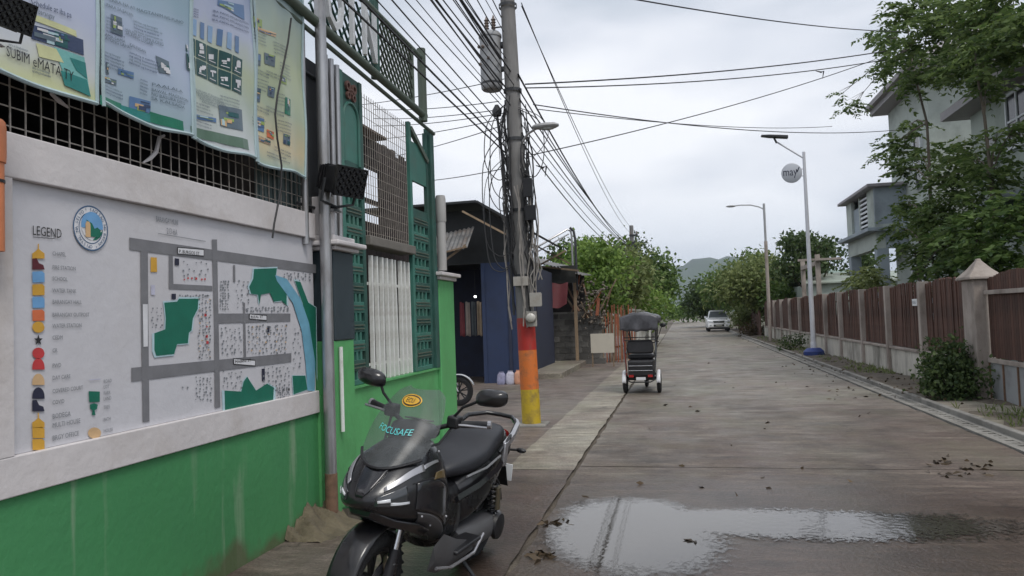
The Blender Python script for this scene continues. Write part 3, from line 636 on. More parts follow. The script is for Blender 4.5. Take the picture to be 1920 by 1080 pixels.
class Poster:
    def __init__(s, y0, y1, label, stops, seed, base=-3.045):
        s.y0, s.y1, s.base, s.sd = y0, y1, base, seed
        s.root = thing('poster', label, 'poster', (base, (y0 + y1) / 2, 2.95))
        s.sheet = MB().grid(lambda u, v: s.pt(y0 + (y1 - y0) * u, 2.945 + 1.62 * v + (.018 * math.sin(u * 5 + seed) * (1 - v))), 28, 44).build('sheet', poster_mat('poster_print_%d' % seed, stops), s.root, smooth=80)
        b = MB()
        for yy in (y0, y1): b.tube([s.pt(yy, z, .004) for z in np.linspace(2.94, 4.56, 20)], .011, 6)
        b.tube([s.pt(y, 2.95 + .018 * math.sin((y - y0) / (y1 - y0) * 5 + seed), .004) for y in np.linspace(y0, y1, 16)], .012, 6)
        b.build('hem', pm('poster_hem', c255(166, 186, 190), .35, .12, 6., .1), s.root, smooth=True)
    def pt(s, y, z, k=0):
        u = (y - s.y0) / (s.y1 - s.y0); v = (z - 2.95) / 1.6
        x = s.base + .009 * math.sin(u * 6.5 + s.sd + v * 1.5) + .007 * math.sin(v * 11 + s.sd * 2 + u * 3) + .005 * math.sin(u * 15 + v * 7 + s.sd)
        return (x + k, y, z)
    def yz(s, px, py): q = AX(px, py, s.base); return q[1], q[2]
    def patch(s, name, quad, m, k=.004, n=8):
        c = [s.yz(*q) for q in quad]
        def fn(u, v):
            y = (1 - u) * (1 - v) * c[0][0] + u * (1 - v) * c[1][0] + u * v * c[2][0] + (1 - u) * v * c[3][0]
            z = (1 - u) * (1 - v) * c[0][1] + u * (1 - v) * c[1][1] + u * v * c[2][1] + (1 - u) * v * c[3][1]
            return s.pt(y, z, k)
        o = MB().grid(fn, n, n).build(name, m, s.root); o.parent = s.sheet; o.matrix_parent_inverse = Matrix.Identity(4)
        if name == 'picture':
            for _ in range(6):
                u0, v0 = random.uniform(.02, .7), random.uniform(.02, .7); du, dv = random.uniform(.1, .5), random.uniform(.06, .35)
                d = MB().grid(lambda u, v: tuple(np.array(fn(min(.98, u0 + du * u), min(.98, v0 + dv * v))) + np.array([.0016 + .0004 * _, 0, 0])), 3, 3).build('picture_detail', random.choice([I_pale, I_slate, I_tealdk, I_tan, I_pblue, I_wht, I_grn, I_dkb]), s.root); d.parent = s.sheet; d.matrix_parent_inverse = Matrix.Identity(4)
        return o
    def text(s, txt, px, py, px2, py2, h, m, k=.007, sq=None):
        y, z = s.yz(px, py); y2, z2 = s.yz(px2, py2); sl = (z2 - z) / (y2 - y); sc = (y2 - y) / (len(txt) * h * .62)
        o = text_mesh(txt, h * 1.35, lambda u, v: s.pt(y + u * sc, z + v + u * sc * sl, k), 'lettering', m, s.root); o.parent = s.sheet; o.matrix_parent_inverse = Matrix.Identity(4); return o
P_lav = c255(180, 188, 212); P_blue = c255(148, 174, 190); P_yel = c255(200, 204, 160); P_wht = c255(206, 210, 214)
I_teal = ink('teal', c255(44, 128, 124), .35); I_tealdk = ink('tealdark', c255(34, 88, 92), .35); I_dkb = ink('darkblue', c255(56, 70, 102), .35); I_mint = ink('mint', c255(120, 182, 178), .35); I_yel = ink('paleyellow', c255(206, 208, 160), .35)
I_slate = ink('slate', c255(96, 112, 124), .35); I_pgreen = ink('postergreen', c255(40, 120, 96), .35); I_pk = ink('paleorange', c255(220, 184, 148), .35); I_cell = ink('cellgreen', c255(26, 74, 74), .35); I_pblue = ink('posterblue', c255(92, 124, 166), .35); I_grn = ink('yellowgreen', c255(150, 172, 96), .35)
A = Poster(2.2, 3.43, 'leftmost poster, lilac with a teal wave and two big black words', [(0, P_yel), (.12, P_wht), (.3, P_lav), (1, P_lav)], 1)
A.patch('picture', [(60, 45), (152, 75), (154, 104), (62, 72)], I_dkb); A.patch('picture', [(100, 58), (122, 66), (124, 92), (102, 84)], I_tealdk, .005)
A.patch('caption_bar', [(60, 25), (138, 58), (140, 70), (64, 38)], I_yel); A.patch('wave', [(100, 88), (155, 108), (168, 180), (122, 148)], I_mint); A.patch('wave', [(128, 108), (157, 118), (161, 148), (140, 132)], I_teal, .006); A.patch('wave', [(112, 132), (160, 150), (168, 182), (120, 160)], I_teal, .007)
A.patch('wave', [(70, 80), (104, 92), (118, 118), (76, 106)], I_yel, .005)
A.text('SUBIM', 14, 104, 52, 118, .055, I_black, .010); A.text('eMATA TY', 64, 123, 120, 147, .055, I_black, .010)
A.text('Schedule at iba pa', 56, 8, 138, 38, .032, I_dkb); A.text('ng barangay', 60, 22, 100, 38, .028, I_slate)
B = Poster(3.47, 4.24, 'second poster from the left, pale blue with a dark green lower border', [(0, c255(160, 182, 190)), (.3, c255(168, 180, 204)), (.6, P_blue), (1, c255(148, 170, 182))], 2)
B.patch('border', [(184, 178), (230, 194), (232, 210), (184, 196)], I_pgreen); B.patch('border', [(282, 208), (338, 228), (340, 246), (282, 228)], I_pgreen); B.patch('border', [(228, 196), (284, 214), (284, 230), (230, 212)], I_teal, .005)
B.patch('picture', [(222, 128), (250, 136), (250, 148), (222, 138)], I_pblue); B.patch('picture', [(190, 142), (220, 150), (220, 160), (190, 152)], I_slate); B.patch('picture', [(198, 116), (204, 118), (204, 140), (198, 138)], I_slate, .005)
B.patch('picture', [(290, 104), (312, 116), (314, 140), (296, 136)], I_slate); B.patch('picture', [(206, 26), (226, 34), (228, 68), (206, 60)], I_slate); B.patch('picture', [(244, 180), (284, 190), (284, 212), (244, 204)], I_pblue)
for (x0, y0, x1, y1, tx) in ((200, 2, 312, 36, 'TARA NA AT MAGTANIM NG PUNO'), (196, 12, 240, 28, 'PARA SA BAYAN'), (232, 58, 286, 80, 'HALINA AT TUMULONG'), (232, 64, 276, 82, 'SA ATING LUGAR'), (190, 66, 222, 78, 'SAMA-SAMA'), (190, 72, 230, 88, 'TAYONG LAHAT'), (240, 86, 268, 98, 'KALINISAN'), (284, 160, 326, 172, 'PAALALA'), (284, 170, 330, 186, 'BAWAL MAGTAPON'), (284, 178, 330, 194, 'NG BASURA DITO'), (284, 186, 330, 202, 'SA KALSADA')):
    B.text(tx, x0, y0, x1, y1, .02, I_slate if y0 > 1 else I_dkb)
Cp = Poster(4.27, 5.0, 'third poster, with a dark green table of ten white pictograms', [(0, P_wht), (.25, c255(178, 190, 178)), (.42, c255(186, 196, 168)), (.6, P_lav), (1, c255(150, 166, 200))], 3)
for r in range(2):
    for k in range(5):
        x0 = 348 + k * 21.2; y0 = 64 + k * 10.2 + r * 35 - k * .4
        Cp.patch('table_cell', [(x0, y0), (x0 + 19.6, y0 + 9.2), (x0 + 19.6, y0 + 41 - r), (x0, y0 + 32 - r)], I_cell)
        cx, cy = x0 + 10, y0 + 18
        for _ in range(3):
            dx, dy = random.uniform(-5, 5), random.uniform(-8, 8); w, h = random.uniform(1.2, 5), random.uniform(1.2, 6)
            Cp.patch('pictogram', [(cx + dx - w, cy + dy - h), (cx + dx + w, cy + dy - h + .8), (cx + dx + w, cy + dy + h), (cx + dx - w, cy + dy + h - .8)], I_wht, .007, 2)
        Cp.patch('caption', [(x0 + 3, y0 + 28 - r), (x0 + 16, y0 + 33.5 - r), (x0 + 16, y0 + 35 - r), (x0 + 3, y0 + 29.5 - r)], I_wht, .007, 2)
for k in range(6): Cp.patch('column_chart', [(362 + k * 15, 34 + k * 6.5), (370 + k * 15, 37 + k * 6.5), (370 + k * 15, 68 + k * 6.5), (362 + k * 15, 64 + k * 6.5)], I_pblue if k % 2 else ink('chart', c255(138, 170, 206), .35), .004, 3)
Cp.patch('picture', [(410, 196), (452, 206), (452, 246), (412, 236)], I_slate); Cp.patch('picture', [(356, 212), (404, 222), (404, 230), (356, 220)], I_pblue); Cp.patch('band', [(354, 236), (462, 262), (464, 282), (356, 254)], ink('oliveband', c255(98, 124, 108), .35), .004); Cp.patch('picture', [(405, 0), (456, 10), (456, 38), (405, 10)], I_pblue)
for i in range(5): Cp.text('KALUSUGAN AT KALIKASAN', 362 + i * 4, 168 + i * 6, 404 + i * 4, 184 + i * 6, .016, I_slate)
for i in range(3): Cp.text('IBA PANG IMPORMASYON', 398, 22 + i * 8, 450, 42 + i * 8, .016, I_dkb)
for i in range(4): Cp.text('PAALALA', 352, 14 + i * 4.5, 368, 19 + i * 4.5, .012, I_dkb)
Dp = Poster(5.03, 5.77, 'fourth poster, faded yellow green beside the steel pipe', [(0, c255(170, 184, 168)), (.12, c255(208, 194, 158)), (.35, c255(176, 188, 164)), (.6, c255(178, 188, 152)), (1, c255(150, 172, 178))], 4)
for (x, y, w, h, m) in ((480, 110, 8, 14, I_slate), (504, 112, 9, 14, I_slate), (482, 176, 8, 16, I_slate), (508, 172, 6, 12, I_slate), (536, 200, 6, 18, I_pgreen), (488, 232, 9, 16, I_pblue), (508, 252, 7, 10, I_or), (536, 262, 6, 12, I_slate), (500, 60, 16, 10, I_pk), (484, 44, 9, 14, I_grn), (528, 150, 6, 10, I_grn), (494, 262, 14, 10, I_pk)):
    Dp.patch('picture', [(x - w, y - h), (x + w, y - h + w * .8), (x + w * .9, y + h), (x - w, y + h - w * .8)], m, .004, 4)
for i, (x, y) in enumerate(((474, 128), (498, 134), (476, 196), (500, 200), (478, 252), (514, 276))):
    for k in range(2): Dp.text('LIGTAS NA LUGAR', x, y + k * 6, x + 24, y + 12 + k * 6, .015, I_dkb)
for (P_, rows) in ((B, ((196, 34, 34, 5), (250, 40, 50, 4), (240, 100, 60, 4), (186, 96, 44, 5), (262, 150, 16, 5), (190, 160, 44, 3))), (Cp, ((356, 190, 40, 3), (414, 180, 34, 3), (362, 225, 36, 2))), (Dp, ((474, 60, 26, 4), (510, 80, 30, 4), (520, 118, 26, 5), (476, 146, 26, 4), (516, 176, 14, 4), (474, 214, 24, 4), (520, 226, 24, 4), (500, 286, 40, 2))), (A, ((66, 44, 30, 0), (64, 128, 34, 2), (20, 84, 40, 2)))):
    for (x, y, w, n) in rows:
        for k in range(n): P_.text(random.choice(['ang bawat mamamayan ay', 'tumulong at makiisa sa', 'kalinisan ng barangay', 'para sa kinabukasan', 'ng ating komunidad']), x, y + k * 6.2, x + w, y + k * 6.2 + w * .36, .014, random.choice([I_slate, I_dkb]))
# black cable hanging across the fourth poster
pts = [AX(x, y, -2.985) for x, y in ((546, 34), (540, 80), (530, 130), (520, 180), (516, 215), (520, 260), (528, 310), (527, 350), (520, 390), (514, 420), (511, 446))]
o = MB().tube(pts, .0075, 6).build('hanging_cable', M_cable, smooth=True); tag(o, 'loose black cable dangling across the fourth poster', 'cable')

# steel pipe and the cluster of steel tubes -------------------------------
o = MB().tube([(-3.0, 6.0, -.05), (-3.0, 6.005, 2.4), (-3.0, 6.01, 6.2)], .05, 16).build('steel_pipe', M_steel, smooth=True); tag(o, 'tall vertical steel pipe standing at the right end of the map wall', 'pipe')
o = MB().tube([(-3.0, 6.0, 0), (-3.0, 6.0, .42)], .054, 16).build('rust_sleeve', M_rust, None, smooth=True); o.parent = bpy.data.objects['steel_pipe']
rk = thing('steel_tube_rack', 'row of upright grey steel tubes between the posters and the green panel', 'tubes', (-3.05, 6.3, 2.4))
for i, (y, zt) in enumerate(((5.86, 4.3), (6.17, 4.22), (6.29, 4.2), (6.41, 4.2), (6.53, 4.18))):
    MB().tube([(-3.11, y, 2.4), (-3.11, y + .01, zt)], .028, 10).build('tube', M_steel, rk, smooth=True)
MB().tube([(-3.15, 5.8, 3.95), (-3.15, 6.6, 3.95)], .015, 8).build('tie_bar', M_darkmetal, rk); MB().tube([(-3.15, 5.8, 2.75), (-3.15, 6.6, 2.75)], .015, 8).build('tie_bar', M_darkmetal, rk)
MB().box(-3.2, -3.17, 6.05, 6.62, 2.5, 4.1).build('backing_sheet', M_darkmetal, rk)

# brick coloured rubble footing below the pipe
b = MB(); rr = random.Random(4)
def mound(u, v):
    y = 5.42 + .95 * v; x = -3.12 + .42 * u; h = .17 * (1 - u) ** 1.3 * math.sin(math.pi * min(1, max(0, v))) ** .5
    return (x, y, h + (.03 * math.sin(x * 23 + y * 17) + .02 * math.sin(y * 41 + x * 11) + .012 * math.sin(y * 97 + x * 61) + rr.uniform(-.006, .006)) * (1 - u) - .01 * u)
tag(b.grid(mound, 26, 50).build('earth_heap', pm('heap_earth', (.12, .10, .065), .95, .35, 6., .9, 22.), smooth=True), 'low heap of brown earth at the foot of the steel pipe', 'earth heap')

# ------------------------------------------------------------------ gate front: low green wall, pier, panels, bars
gw = thing('gate_front_wall', 'low bright green wall under the barred window', 'wall', (-3.25, 8, 0))
MB().box(-3.40, -3.10, 6.025, 9.28, -.1, 1.075).build('wall_base', M_green2, gw); MB().box(-3.40, -3.07, 6.62, 9.28, 1.077, 1.10).build('sill', M_green2, gw)
pier = thing('gate_pier', 'gate pier with a dark grey front and a white moulded cap', 'pier', (-3.1, 6.33, 0))
MB().box(-3.30, -2.985, 6.10, 6.50, -.05, 1.555).build('shaft', M_green2, pier, bevel=.008)
MB().box(-3.30, -2.975, 6.10, 6.51, 1.557, 2.36).build('dark_facing', pm('slate_paint', c255(52, 64, 70), .45, .15, 5., .08), pier, bevel=.01)
MB().box(-3.34, -2.93, 6.055, 6.555, 2.362, 2.40).box(-3.38, -2.88, 6.01, 6.62, 2.402, 2.445).box(-3.33, -2.96, 6.08, 6.53, 2.447, 2.50).build('cap', M_white, pier, bevel=.012)
MB().box(-3.30, -3.0, 6.10, 6.2, 2.502, 2.85).build('upper_block', M_white, pier, bevel=.01)
o = MB().tube([(-2.96, 6.17, .75), (-2.96, 6.17, 1.5)], .018, 8).build('white_conduit', M_barw, smooth=True); tag(o, 'short white conduit on the front of the gate pier', 'conduit')

def perf_panel(name, label, y0, y1, z0, z1, rows, solid_top, parent_cat='panel', nmul=3):
    t = thing(name, label, parent_cat, (XW, (y0 + y1) / 2, z0)); x0, x1 = -3.14, -3.09; w = .07
    MB().box(x0, x1, y0, y0 + w, z0, z1).build('stile', M_teal, t, bevel=.004); MB().box(x0, x1, y1 - w, y1, z0, z1).build('stile', M_tealdk, t, bevel=.004)
    MB().box(x0, x1, y0 + w, y1 - w, z0, z0 + .05).build('rail', M_teal, t, bevel=.004)
    z = z0 + .05; zt = solid_top
    hgt = (zt - z) / rows; rng_ = random.Random(int(y0 * 10))
    for r in range(rows):
        a = z + r * hgt
        MB().box(x0 + .008, x1 - .006, y0 + w, y1 - w, a + hgt * .42, a + hgt).build('rail', M_teal if r % 2 else M_tealdk, t, bevel=.004)
        MB().box(x1 - .005, x1 + .004, y0 + w + .02, y1 - w - .02, a + hgt * .58, a + hgt * .64).build('rib', M_olive, t); MB().box(x1 - .005, x1 + .004, y0 + w + .02, y1 - w - .02, a + hgt * .76, a + hgt * .82).build('rib', M_olive, t)
        iw = (y1 - y0 - 2 * w) / (nmul + 1)
        for k in range(nmul):
            yy = y0 + w + iw * (k + 1); MB().box(x0 + .01, x1 - .008, yy - .022, yy + .022, a, a + hgt * .42).build('baluster', M_teal, t)
    return t
p1 = perf_panel('pierced_panel', 'tall teal pierced metal panel with an arched top beside the pier', 6.56, 7.08, 1.105, 4.16, 11, 3.25)
# its arched head: a solid plate with a raised arch, and the red brown ornament above
MB().box(-3.135, -3.105, 6.63, 7.01, 3.25, 4.16).build('head_plate', M_tealdk, p1)
arch = []
for i in range(13): a = math.pi * i / 12; arch.append((6.82 + .17 * math.cos(a), 3.72 + .17 * math.sin(a)))
MB().tube([(-3.1, 6.99, 3.28)] + [(-3.1, y, z) for y, z in arch] + [(-3.1, 6.65, 3.28)], .016, 6).build('arch_moulding', M_teal, p1, smooth=True)
b = MB(); b.add([(-3.103, y, z) for y, z in [(6.96, 3.3)] + [(6.82 + (y - 6.82) * .85, 3.72 + (z - 3.72) * .85) for y, z in arch] + [(6.68, 3.3)]], [tuple(range(15))]); b.build('arch_field', M_teal, p1)
for (cy, cz, r) in ((6.74, 4.04, .05), (6.88, 4.04, .05), (6.75, 3.95, .04), (6.87, 3.95, .04), (6.81, 4.0, .03)):
    MB().lathe([(r, -.012), (r, .012), (r * .55, .013), (r * .55, -.01)], (-3.09, cy, cz), 14, 'x', cap=False).build('ornament_ring', pm('ornament_brown', c255(112, 82, 74), .7, .2, 8., .1), p1, smooth=True)
p2 = perf_panel('pierced_panel', 'narrow teal pierced panel to the right of the white bars', 8.44, 9.12, 1.105, 4.12, 9, 3.0)
MB().box(-3.135, -3.10, 8.51, 9.05, 3.42, 3.9).build('head_plate', M_teal, p2); MB().bar((-3.1, 8.5, 4.05), (-3.1, 9.1, 3.75), .05, .06).build('brace', M_olive, p2); MB().box(-3.135, -3.10, 8.51, 9.05, 3.0, 3.08).build('rail', M_tealdk, p2)
MB().box(-3.15, -3.06, 9.14, 9.28, 1.1, 4.2).build('end_post', M_tealdk, p2, bevel=.006)
# lintel and white window bars
wb = thing('barred_window', 'white vertical iron bars in the opening over the green wall', 'window bars', (-3.12, 7.8, 1.1))
b0 = MB().box(-.019, .019, -.019, .019, 0, 1.30).mesh('bar', M_barw)
for i in range(9):
    o = bpy.data.objects.new('bar', b0); COL.objects.link(o); o.parent = wb; o.location = (random.uniform(-.006, .006), -.56 + i * .14 , .005); o.rotation_euler = (R(random.uniform(-.6, .6)), R(random.uniform(-.4, .4)), 0)
for z in (1.26, 2.1): MB().box(-3.15, -3.141, 7.15, 8.42, z, z + .03).build('rail', M_barw, wb)
for i in range(4):
    o = bpy.data.objects.new('bar', b0); COL.objects.link(o); o.parent = wb; o.location = (-.05, .76 + i * .13, .005); o.scale.z = .62
MB().box(-3.26, -3.04, 7.09, 8.43, 2.5, 2.60).build('lintel', pm('lintel_brown', c255(112, 108, 102), .8, .15, 6., .2), wb, bevel=.01)
# wire screen over the lintel and brown boarded hut behind
ws = thing('window_wire_screen', 'fine wire screen above the barred window', 'mesh screen', (-3.13, 7.7, 2.6)); b = MB(); y = 7.1
while y < 8.44: b.bar((-3.13, y, 2.6), (-3.13, y + random.uniform(-.008, .008), 4.1), .006, .006); y += .06
z = 2.66
while z < 4.1: b.bar((-3.135, 7.1, z), (-3.135, 8.44, z), .004, .004); z += .1
tag(b.build('wires', M_wire, ws), kind='stuff')
hut = thing('boarded_hut', 'dark brown boarded hut wall with an open hatch behind the wire screen', 'hut', (-3.7, 8, 0))
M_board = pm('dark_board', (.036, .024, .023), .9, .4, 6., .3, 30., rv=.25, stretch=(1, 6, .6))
pb = {}
def board(y0, y1, z0, z1):
    MB().box(-3.72, -3.69, y0 + .003, y1 - .003, z0, z1).build('board', M_board, hut)
y = 6.75
while y < 10.0:
    w = .16 + random.uniform(-.02, .02); zt = 3.98 + random.uniform(-.05, .05)
    if 8.22 < y + w / 2 < 8.95: board(y, y + w, 0, 2.95); board(y, y + w, 3.62, zt)
    else: board(y, y + w, 0, zt)
    y += w
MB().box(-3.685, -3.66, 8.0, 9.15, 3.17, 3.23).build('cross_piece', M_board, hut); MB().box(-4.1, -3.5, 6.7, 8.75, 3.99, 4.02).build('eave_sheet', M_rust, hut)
# end column with cap and the grey plastic downpipe
ec = thing('end_column', 'green end column with a small white cap', 'column', (-3.25, 9.65, 0))
MB().box(-3.46, -3.055, 9.30, 9.95, -.05, 2.24).build('shaft', M_green2, ec, bevel=.012); MB().box(-3.50, -3.02, 9.26, 9.99, 2.242, 2.29).box(-3.54, -2.97, 9.21, 10.04, 2.292, 2.34).build('cap', M_white, ec, bevel=.01)
o = MB().tube([(-3.02, 9.36, 2.36), (-3.02, 9.36, 2.9), (-3.02, 9.37, 3.35)], .06, 14).build('grey_downpipe', pm('grey_pvc', c255(168, 166, 164), .5, .08, 5., .05), smooth=True); tag(o, 'thick grey plastic downpipe above the green end column', 'pipe')
MB().lathe([(.066, 3.0), (.07, 3.02), (.07, 3.3), (.062, 3.34)], (-3.02, 9.365, 0), 14).build('socket', pm('grey_pvc', (0, 0, 0)), o, smooth=True).matrix_parent_inverse = Matrix.Identity(4)

# overhead sign frame with lattice and white letters ------------------------
sg = thing('arch_sign', 'overhead steel sign frame with lattice and white letters', 'sign', (-3.05, 7.3, 4.2))
MB().tube([(-3.03, 4.6, 4.42), (-3.03, 6.0, 4.38), (-3.03, 8.86, 4.28)], .045, 12).build('bottom_rail', M_olive, sg, smooth=True); MB().tube([(-3.06, 4.6, 4.33), (-3.06, 9.3, 4.16)], .022, 8).build('lower_rail', M_olive, sg, smooth=True)
MB().tube([(-3.03, 5.9, 5.02), (-3.03, 8.82, 5.0)], .035, 10).build('top_rail', M_olive, sg, smooth=True)
MB().tube([(-3.03, 8.8, 4.2), (-3.03, 8.8, 5.12)], .055, 12).build('post', M_olive, sg, smooth=True); MB().tube([(-3.03, 8.42, 4.28), (-3.03, 8.42, 5.0)], .032, 10).build('post', M_olive, sg, smooth=True); MB().tube([(-3.05, 7.36, 4.3), (-3.05, 7.36, 6.0)], .05, 12).build('post', M_tealdk, sg, smooth=True)
def lattice(y0, y1, z0, z1, st, m, x):
    h = z1 - z0; k = y0 - h
    while k < y1:
        for s in (0, 1):
            a, c = k, k + h; ya, yb = max(y0, a), min(y1, c)
            if yb <= ya: continue
            za, zb = (z0 + (ya - a), z0 + (yb - a)) if s == 0 else (z1 - (ya - a), z1 - (yb - a))
            MB().bar((x + s * .012, ya, za), (x + s * .012, yb, zb), .010, .022, up=(1, 0, 0)).build('lattice_slat', m, sg)
        k += st
lattice(7.42, 8.40, 4.33, 4.98, .115, M_olive, -3.03); lattice(6.0, 7.34, 4.42, 4.98, .14, M_tealdk, -3.10)
M_letter = pm('letter_white', c255(226, 228, 230), .45, .04, 6., .03)
for ch, y, w in (('O', 6.10, .36), ('I', 6.62, .2), ('N', 6.92, .42)):
    o = text_mesh(ch, .78, lambda u, v, y=y: (-2.98, y + u * .62, 4.42 + v), 'letter', M_letter, sg); md = o.modifiers.new('s', 'SOLIDIFY'); md.thickness = .04

# caged flood lights ---------------------------------------------------------
def floodlight(label, loc, rz, tilt, s=1.0):
    t = thing('flood_light', label, 'flood light', loc, rot=(tilt, 0, rz)); t.scale = (s,) * 3
    MB().loft([[(x * w, y, z * w) for x, z in ((-.17, -.12), (.17, -.12), (.17, .12), (-.17, .12))] for y, w in ((-.10, .55), (-.04, .9), (.06, 1.0), (.10, 1.05))]).build('housing', M_black, t, world=False, bevel=.012)
    for i in range(4): MB().box(-.16, .16, -.125 + .03 * i, -.115 + .03 * i, -.10 - .008 * i, .10 + .008 * i).build('cooling_fin', M_black, t, world=False)
    MB().box(-.165, .165, .101, .106, -.115, .115).build('lens', pm('lamp_lens', (.10, .105, .115), .15, .2, 12., .0), t, world=False)
    b = MB()
    for k in range(-5, 6):
        for sgn in (-1, 1):
            x0 = k * .07; pts = []
            za, zb = -.12, .12; xa = x0 - sgn * .12; xb = x0 + sgn * .12
            def clip(xa, za, xb, zb):
                q = []
                for lim in (-.17, .17):
                    pass
                t0, t1 = 0., 1.; dx = xb - xa
                for sg_, lim in ((-1, .17), (1, .17)):
                    p_ = sg_ * dx; q_ = lim - sg_ * xa
                    if p_ == 0: continue
                    r_ = q_ / p_
                    if p_ < 0: t0 = max(t0, r_)
                    else: t1 = min(t1, r_)
                return (xa + dx * t0, za + (zb - za) * t0, xa + dx * t1, za + (zb - za) * t1) if t0 < t1 else None
            c = clip(xa, za, xb, zb)
            if c: b.bar((c[0], .118, c[1]), (c[2], .118, c[3]), .012, .018, up=(0, 1, 0))
    b.box(-.18, .18, .108, .128, -.132, -.118).box(-.18, .18, .108, .128, .118, .132).box(-.18, -.166, .108, .128, -.132, .132).box(.166, .18, .108, .128, -.132, .132)
    b.build('guard_grille', M_black, t, world=False)
    MB().tube([(-.19, 0, 0), (-.19, 0, -.2), (0, 0, -.24), (.19, 0, -.2), (.19, 0, 0)], .013, 6).tube([(0, 0, -.24), (0, -.16, -.28)], .016, 6).build('bracket', M_darkmetal, t, world=False)
    MB().lathe([(.05, -.29), (.075, -.275), (.02, -.255)], (0, -.02, 0), 12).build('base_cup', M_steel, t, world=False, smooth=True)
    return t
q = AX(640, 338, -2.86); floodlight('black caged flood light on a bracket in front of the teal panel', q, R(-110), R(-16), 1.0)
q = AX(8, 22, -2.80); floodlight('black caged flood light over the leftmost poster', q, R(-95), R(-18), .52)
# ================================================================== BLUE HOUSE
M_navy = pm('navy_wall', c255(38, 52, 82), .7, .15, 2.5, .1, 40., dirt=c255(30, 40, 62), dirt_amt=.6, dscale=1.2)
M_navydk = pm('dark_navy', c255(40, 46, 66), .75, .25, 3., .1, 40.); M_roofbk = pm('black_roofing', (.018, .02, .022), .6, .4, 5., .2, 25.)
M_corrg = pm('weathered_tin', (.20, .20, .20), .5, .3, 6., .1, 40., metal=.4, dirt=(.16, .09, .05), dirt_amt=.7, dscale=2.5)
M_wood = pm('bare_timber', (.22, .16, .105), .85, .3, 7., .3, 40., rv=.3, stretch=(1, 1, .3)); M_woodor = pm('orange_timber', c255(150, 88, 62), .8, .25, 7., .3, 40., rv=.3)
bh = thing('blue_house', 'dark blue house with a black gabled roof left of the utility pole', 'house', (-5.2, 20, 0))
yb = 19.3
MB().box(-5.05, -4.19, yb, yb + .12, 0, 3.2).build('front_wall', M_navy, bh)
MB().box(-4.31, -4.19, yb + .122, 25.0, 0, 3.2).build('side_wall', M_navydk, bh)
MB().box(-4.44, -4.36, yb - .03, yb - .002, 0, 3.15).build('door_post', M_navydk, bh); MB().box(-4.80, -4.74, yb - .03, yb - .002, 0, 3.15).build('door_post', M_navydk, bh) if False else None
b = MB(); b.prism([(-7.2, yb + .2, 3.2), (-4.19, yb + .2, 3.2), (-4.19, yb + .2, 4.1), (-5.04, yb + .2, 4.66), (-7.2, yb + .2, 4.7)], (0, .1, 0)); b.build('gable', M_roofbk, bh)
MB().box(-8, -7.9, yb, 25, 0, 3.2).build('side_wall', M_navydk, bh); MB().box(-8, -4.2, 24.9, 25, 0, 3.2).build('back_wall', M_navydk, bh)
b = MB(); b.prism([(-8.3, 18.6, 4.72), (-5.04, 18.6, 4.74), (-5.04, 25.3, 4.74), (-8.3, 25.3, 4.72)], (0, 0, .06)); b.build('roof_slope', M_roofbk, bh)
b = MB(); b.prism([(-5.035, 18.6, 4.74), (-3.95, 18.6, 4.06), (-3.95, 25.3, 4.06), (-5.035, 25.3, 4.74)], (.03, 0, .05)); b.build('roof_slope', M_roofbk, bh)
# inner lobby seen through the open front
MB().box(-7.9, -5.05, 21.6, 21.7, 0, 3.2).build('inner_wall', M_navydk, bh); MB().box(-7.9, -4.31, yb + .13, 24.9, 3.2, 3.26).build('ceiling', M_roofbk, bh)
for x in (-5.10, -6.4): MB().box(x - .05, x + .05, yb - .02, yb + .1, 0, 3.2).build('post', M_navy, bh)
# corrugated flap and its prop at the left eave
fl = thing('tin_flap', 'bent tin awning flap under the blue house roof', 'awning', (-6, 18.5, 3.4)); b = MB()
def tin(u, v): return (-6.35 + 1.15 * u, 18.2 + .75 * v, 3.35 + .62 * v + .18 * u + .02 * math.sin(u * 60))
b.grid(tin, 60, 4).build('sheet', M_corrg, fl, solid=.004); MB().bar((-6.25, 18.2, 2.95), (-5.25, 18.3, 3.62), .05, .05).build('prop', M_wood, fl); MB().bar((-6.3, 18.15, 3.35), (-5.2, 18.15, 3.55), .06, .04).build('edge_batten', M_wood, fl)
MB().bar((-5.35, 18.4, 4.5), (-4.25, 18.5, 3.85), .07, .05).build('rafter', M_wood, bh)
# clothes hung inside, lamp, sacks by the door
cl_c = [c255(120, 60, 66), c255(150, 140, 132), c255(86, 92, 96), c255(168, 150, 128), c255(96, 62, 82)]
for i in range(5):
    x = -5.98 + i * .17; o = MB().grid(lambda u, v: (x + (.13 + .02 * v) * (u - .5), 20.2 + .02 * math.sin(u * 9 + i), 2.2 - .95 * v + .02 * math.sin(u * 6)), 6, 8).build('hanging_garment', pm('garment_%d' % i, cl_c[i], .9, .15, 8., .1), solid=.012, smooth=True)
    tag(o, ['dull red garment hung leftmost in the dark blue doorway', 'pale grey garment hung second in the dark blue doorway', 'dark grey garment hung in the middle of the blue doorway', 'beige garment hung fourth in the dark blue doorway', 'plum garment hung rightmost in the dark blue doorway'][i], 'garment', 'garments hung in the doorway')
bl = thing('doorway_bulb', 'small lit white bulb in the blue doorway', 'lamp', AY(891, 556, 20.0)); bl['category'] = 'lamp'
me = bpy.data.materials.new('lit_bulb'); me.use_nodes = True; me.node_tree.nodes['Principled BSDF'].inputs['Emission Color'].default_value = (1, 1, 1, 1); me.node_tree.nodes['Principled BSDF'].inputs['Emission Strength'].default_value = 4.
MB().ball((0, 0, 0), .035).build('bulb', me, bl, world=False, smooth=True); MB().lathe([(.02, .03), (.02, .09)], (0, 0, 0), 8).tube([(0, 0, .09), (0, 0, .9)], .006, 5).build('socket', M_black, bl, world=False)
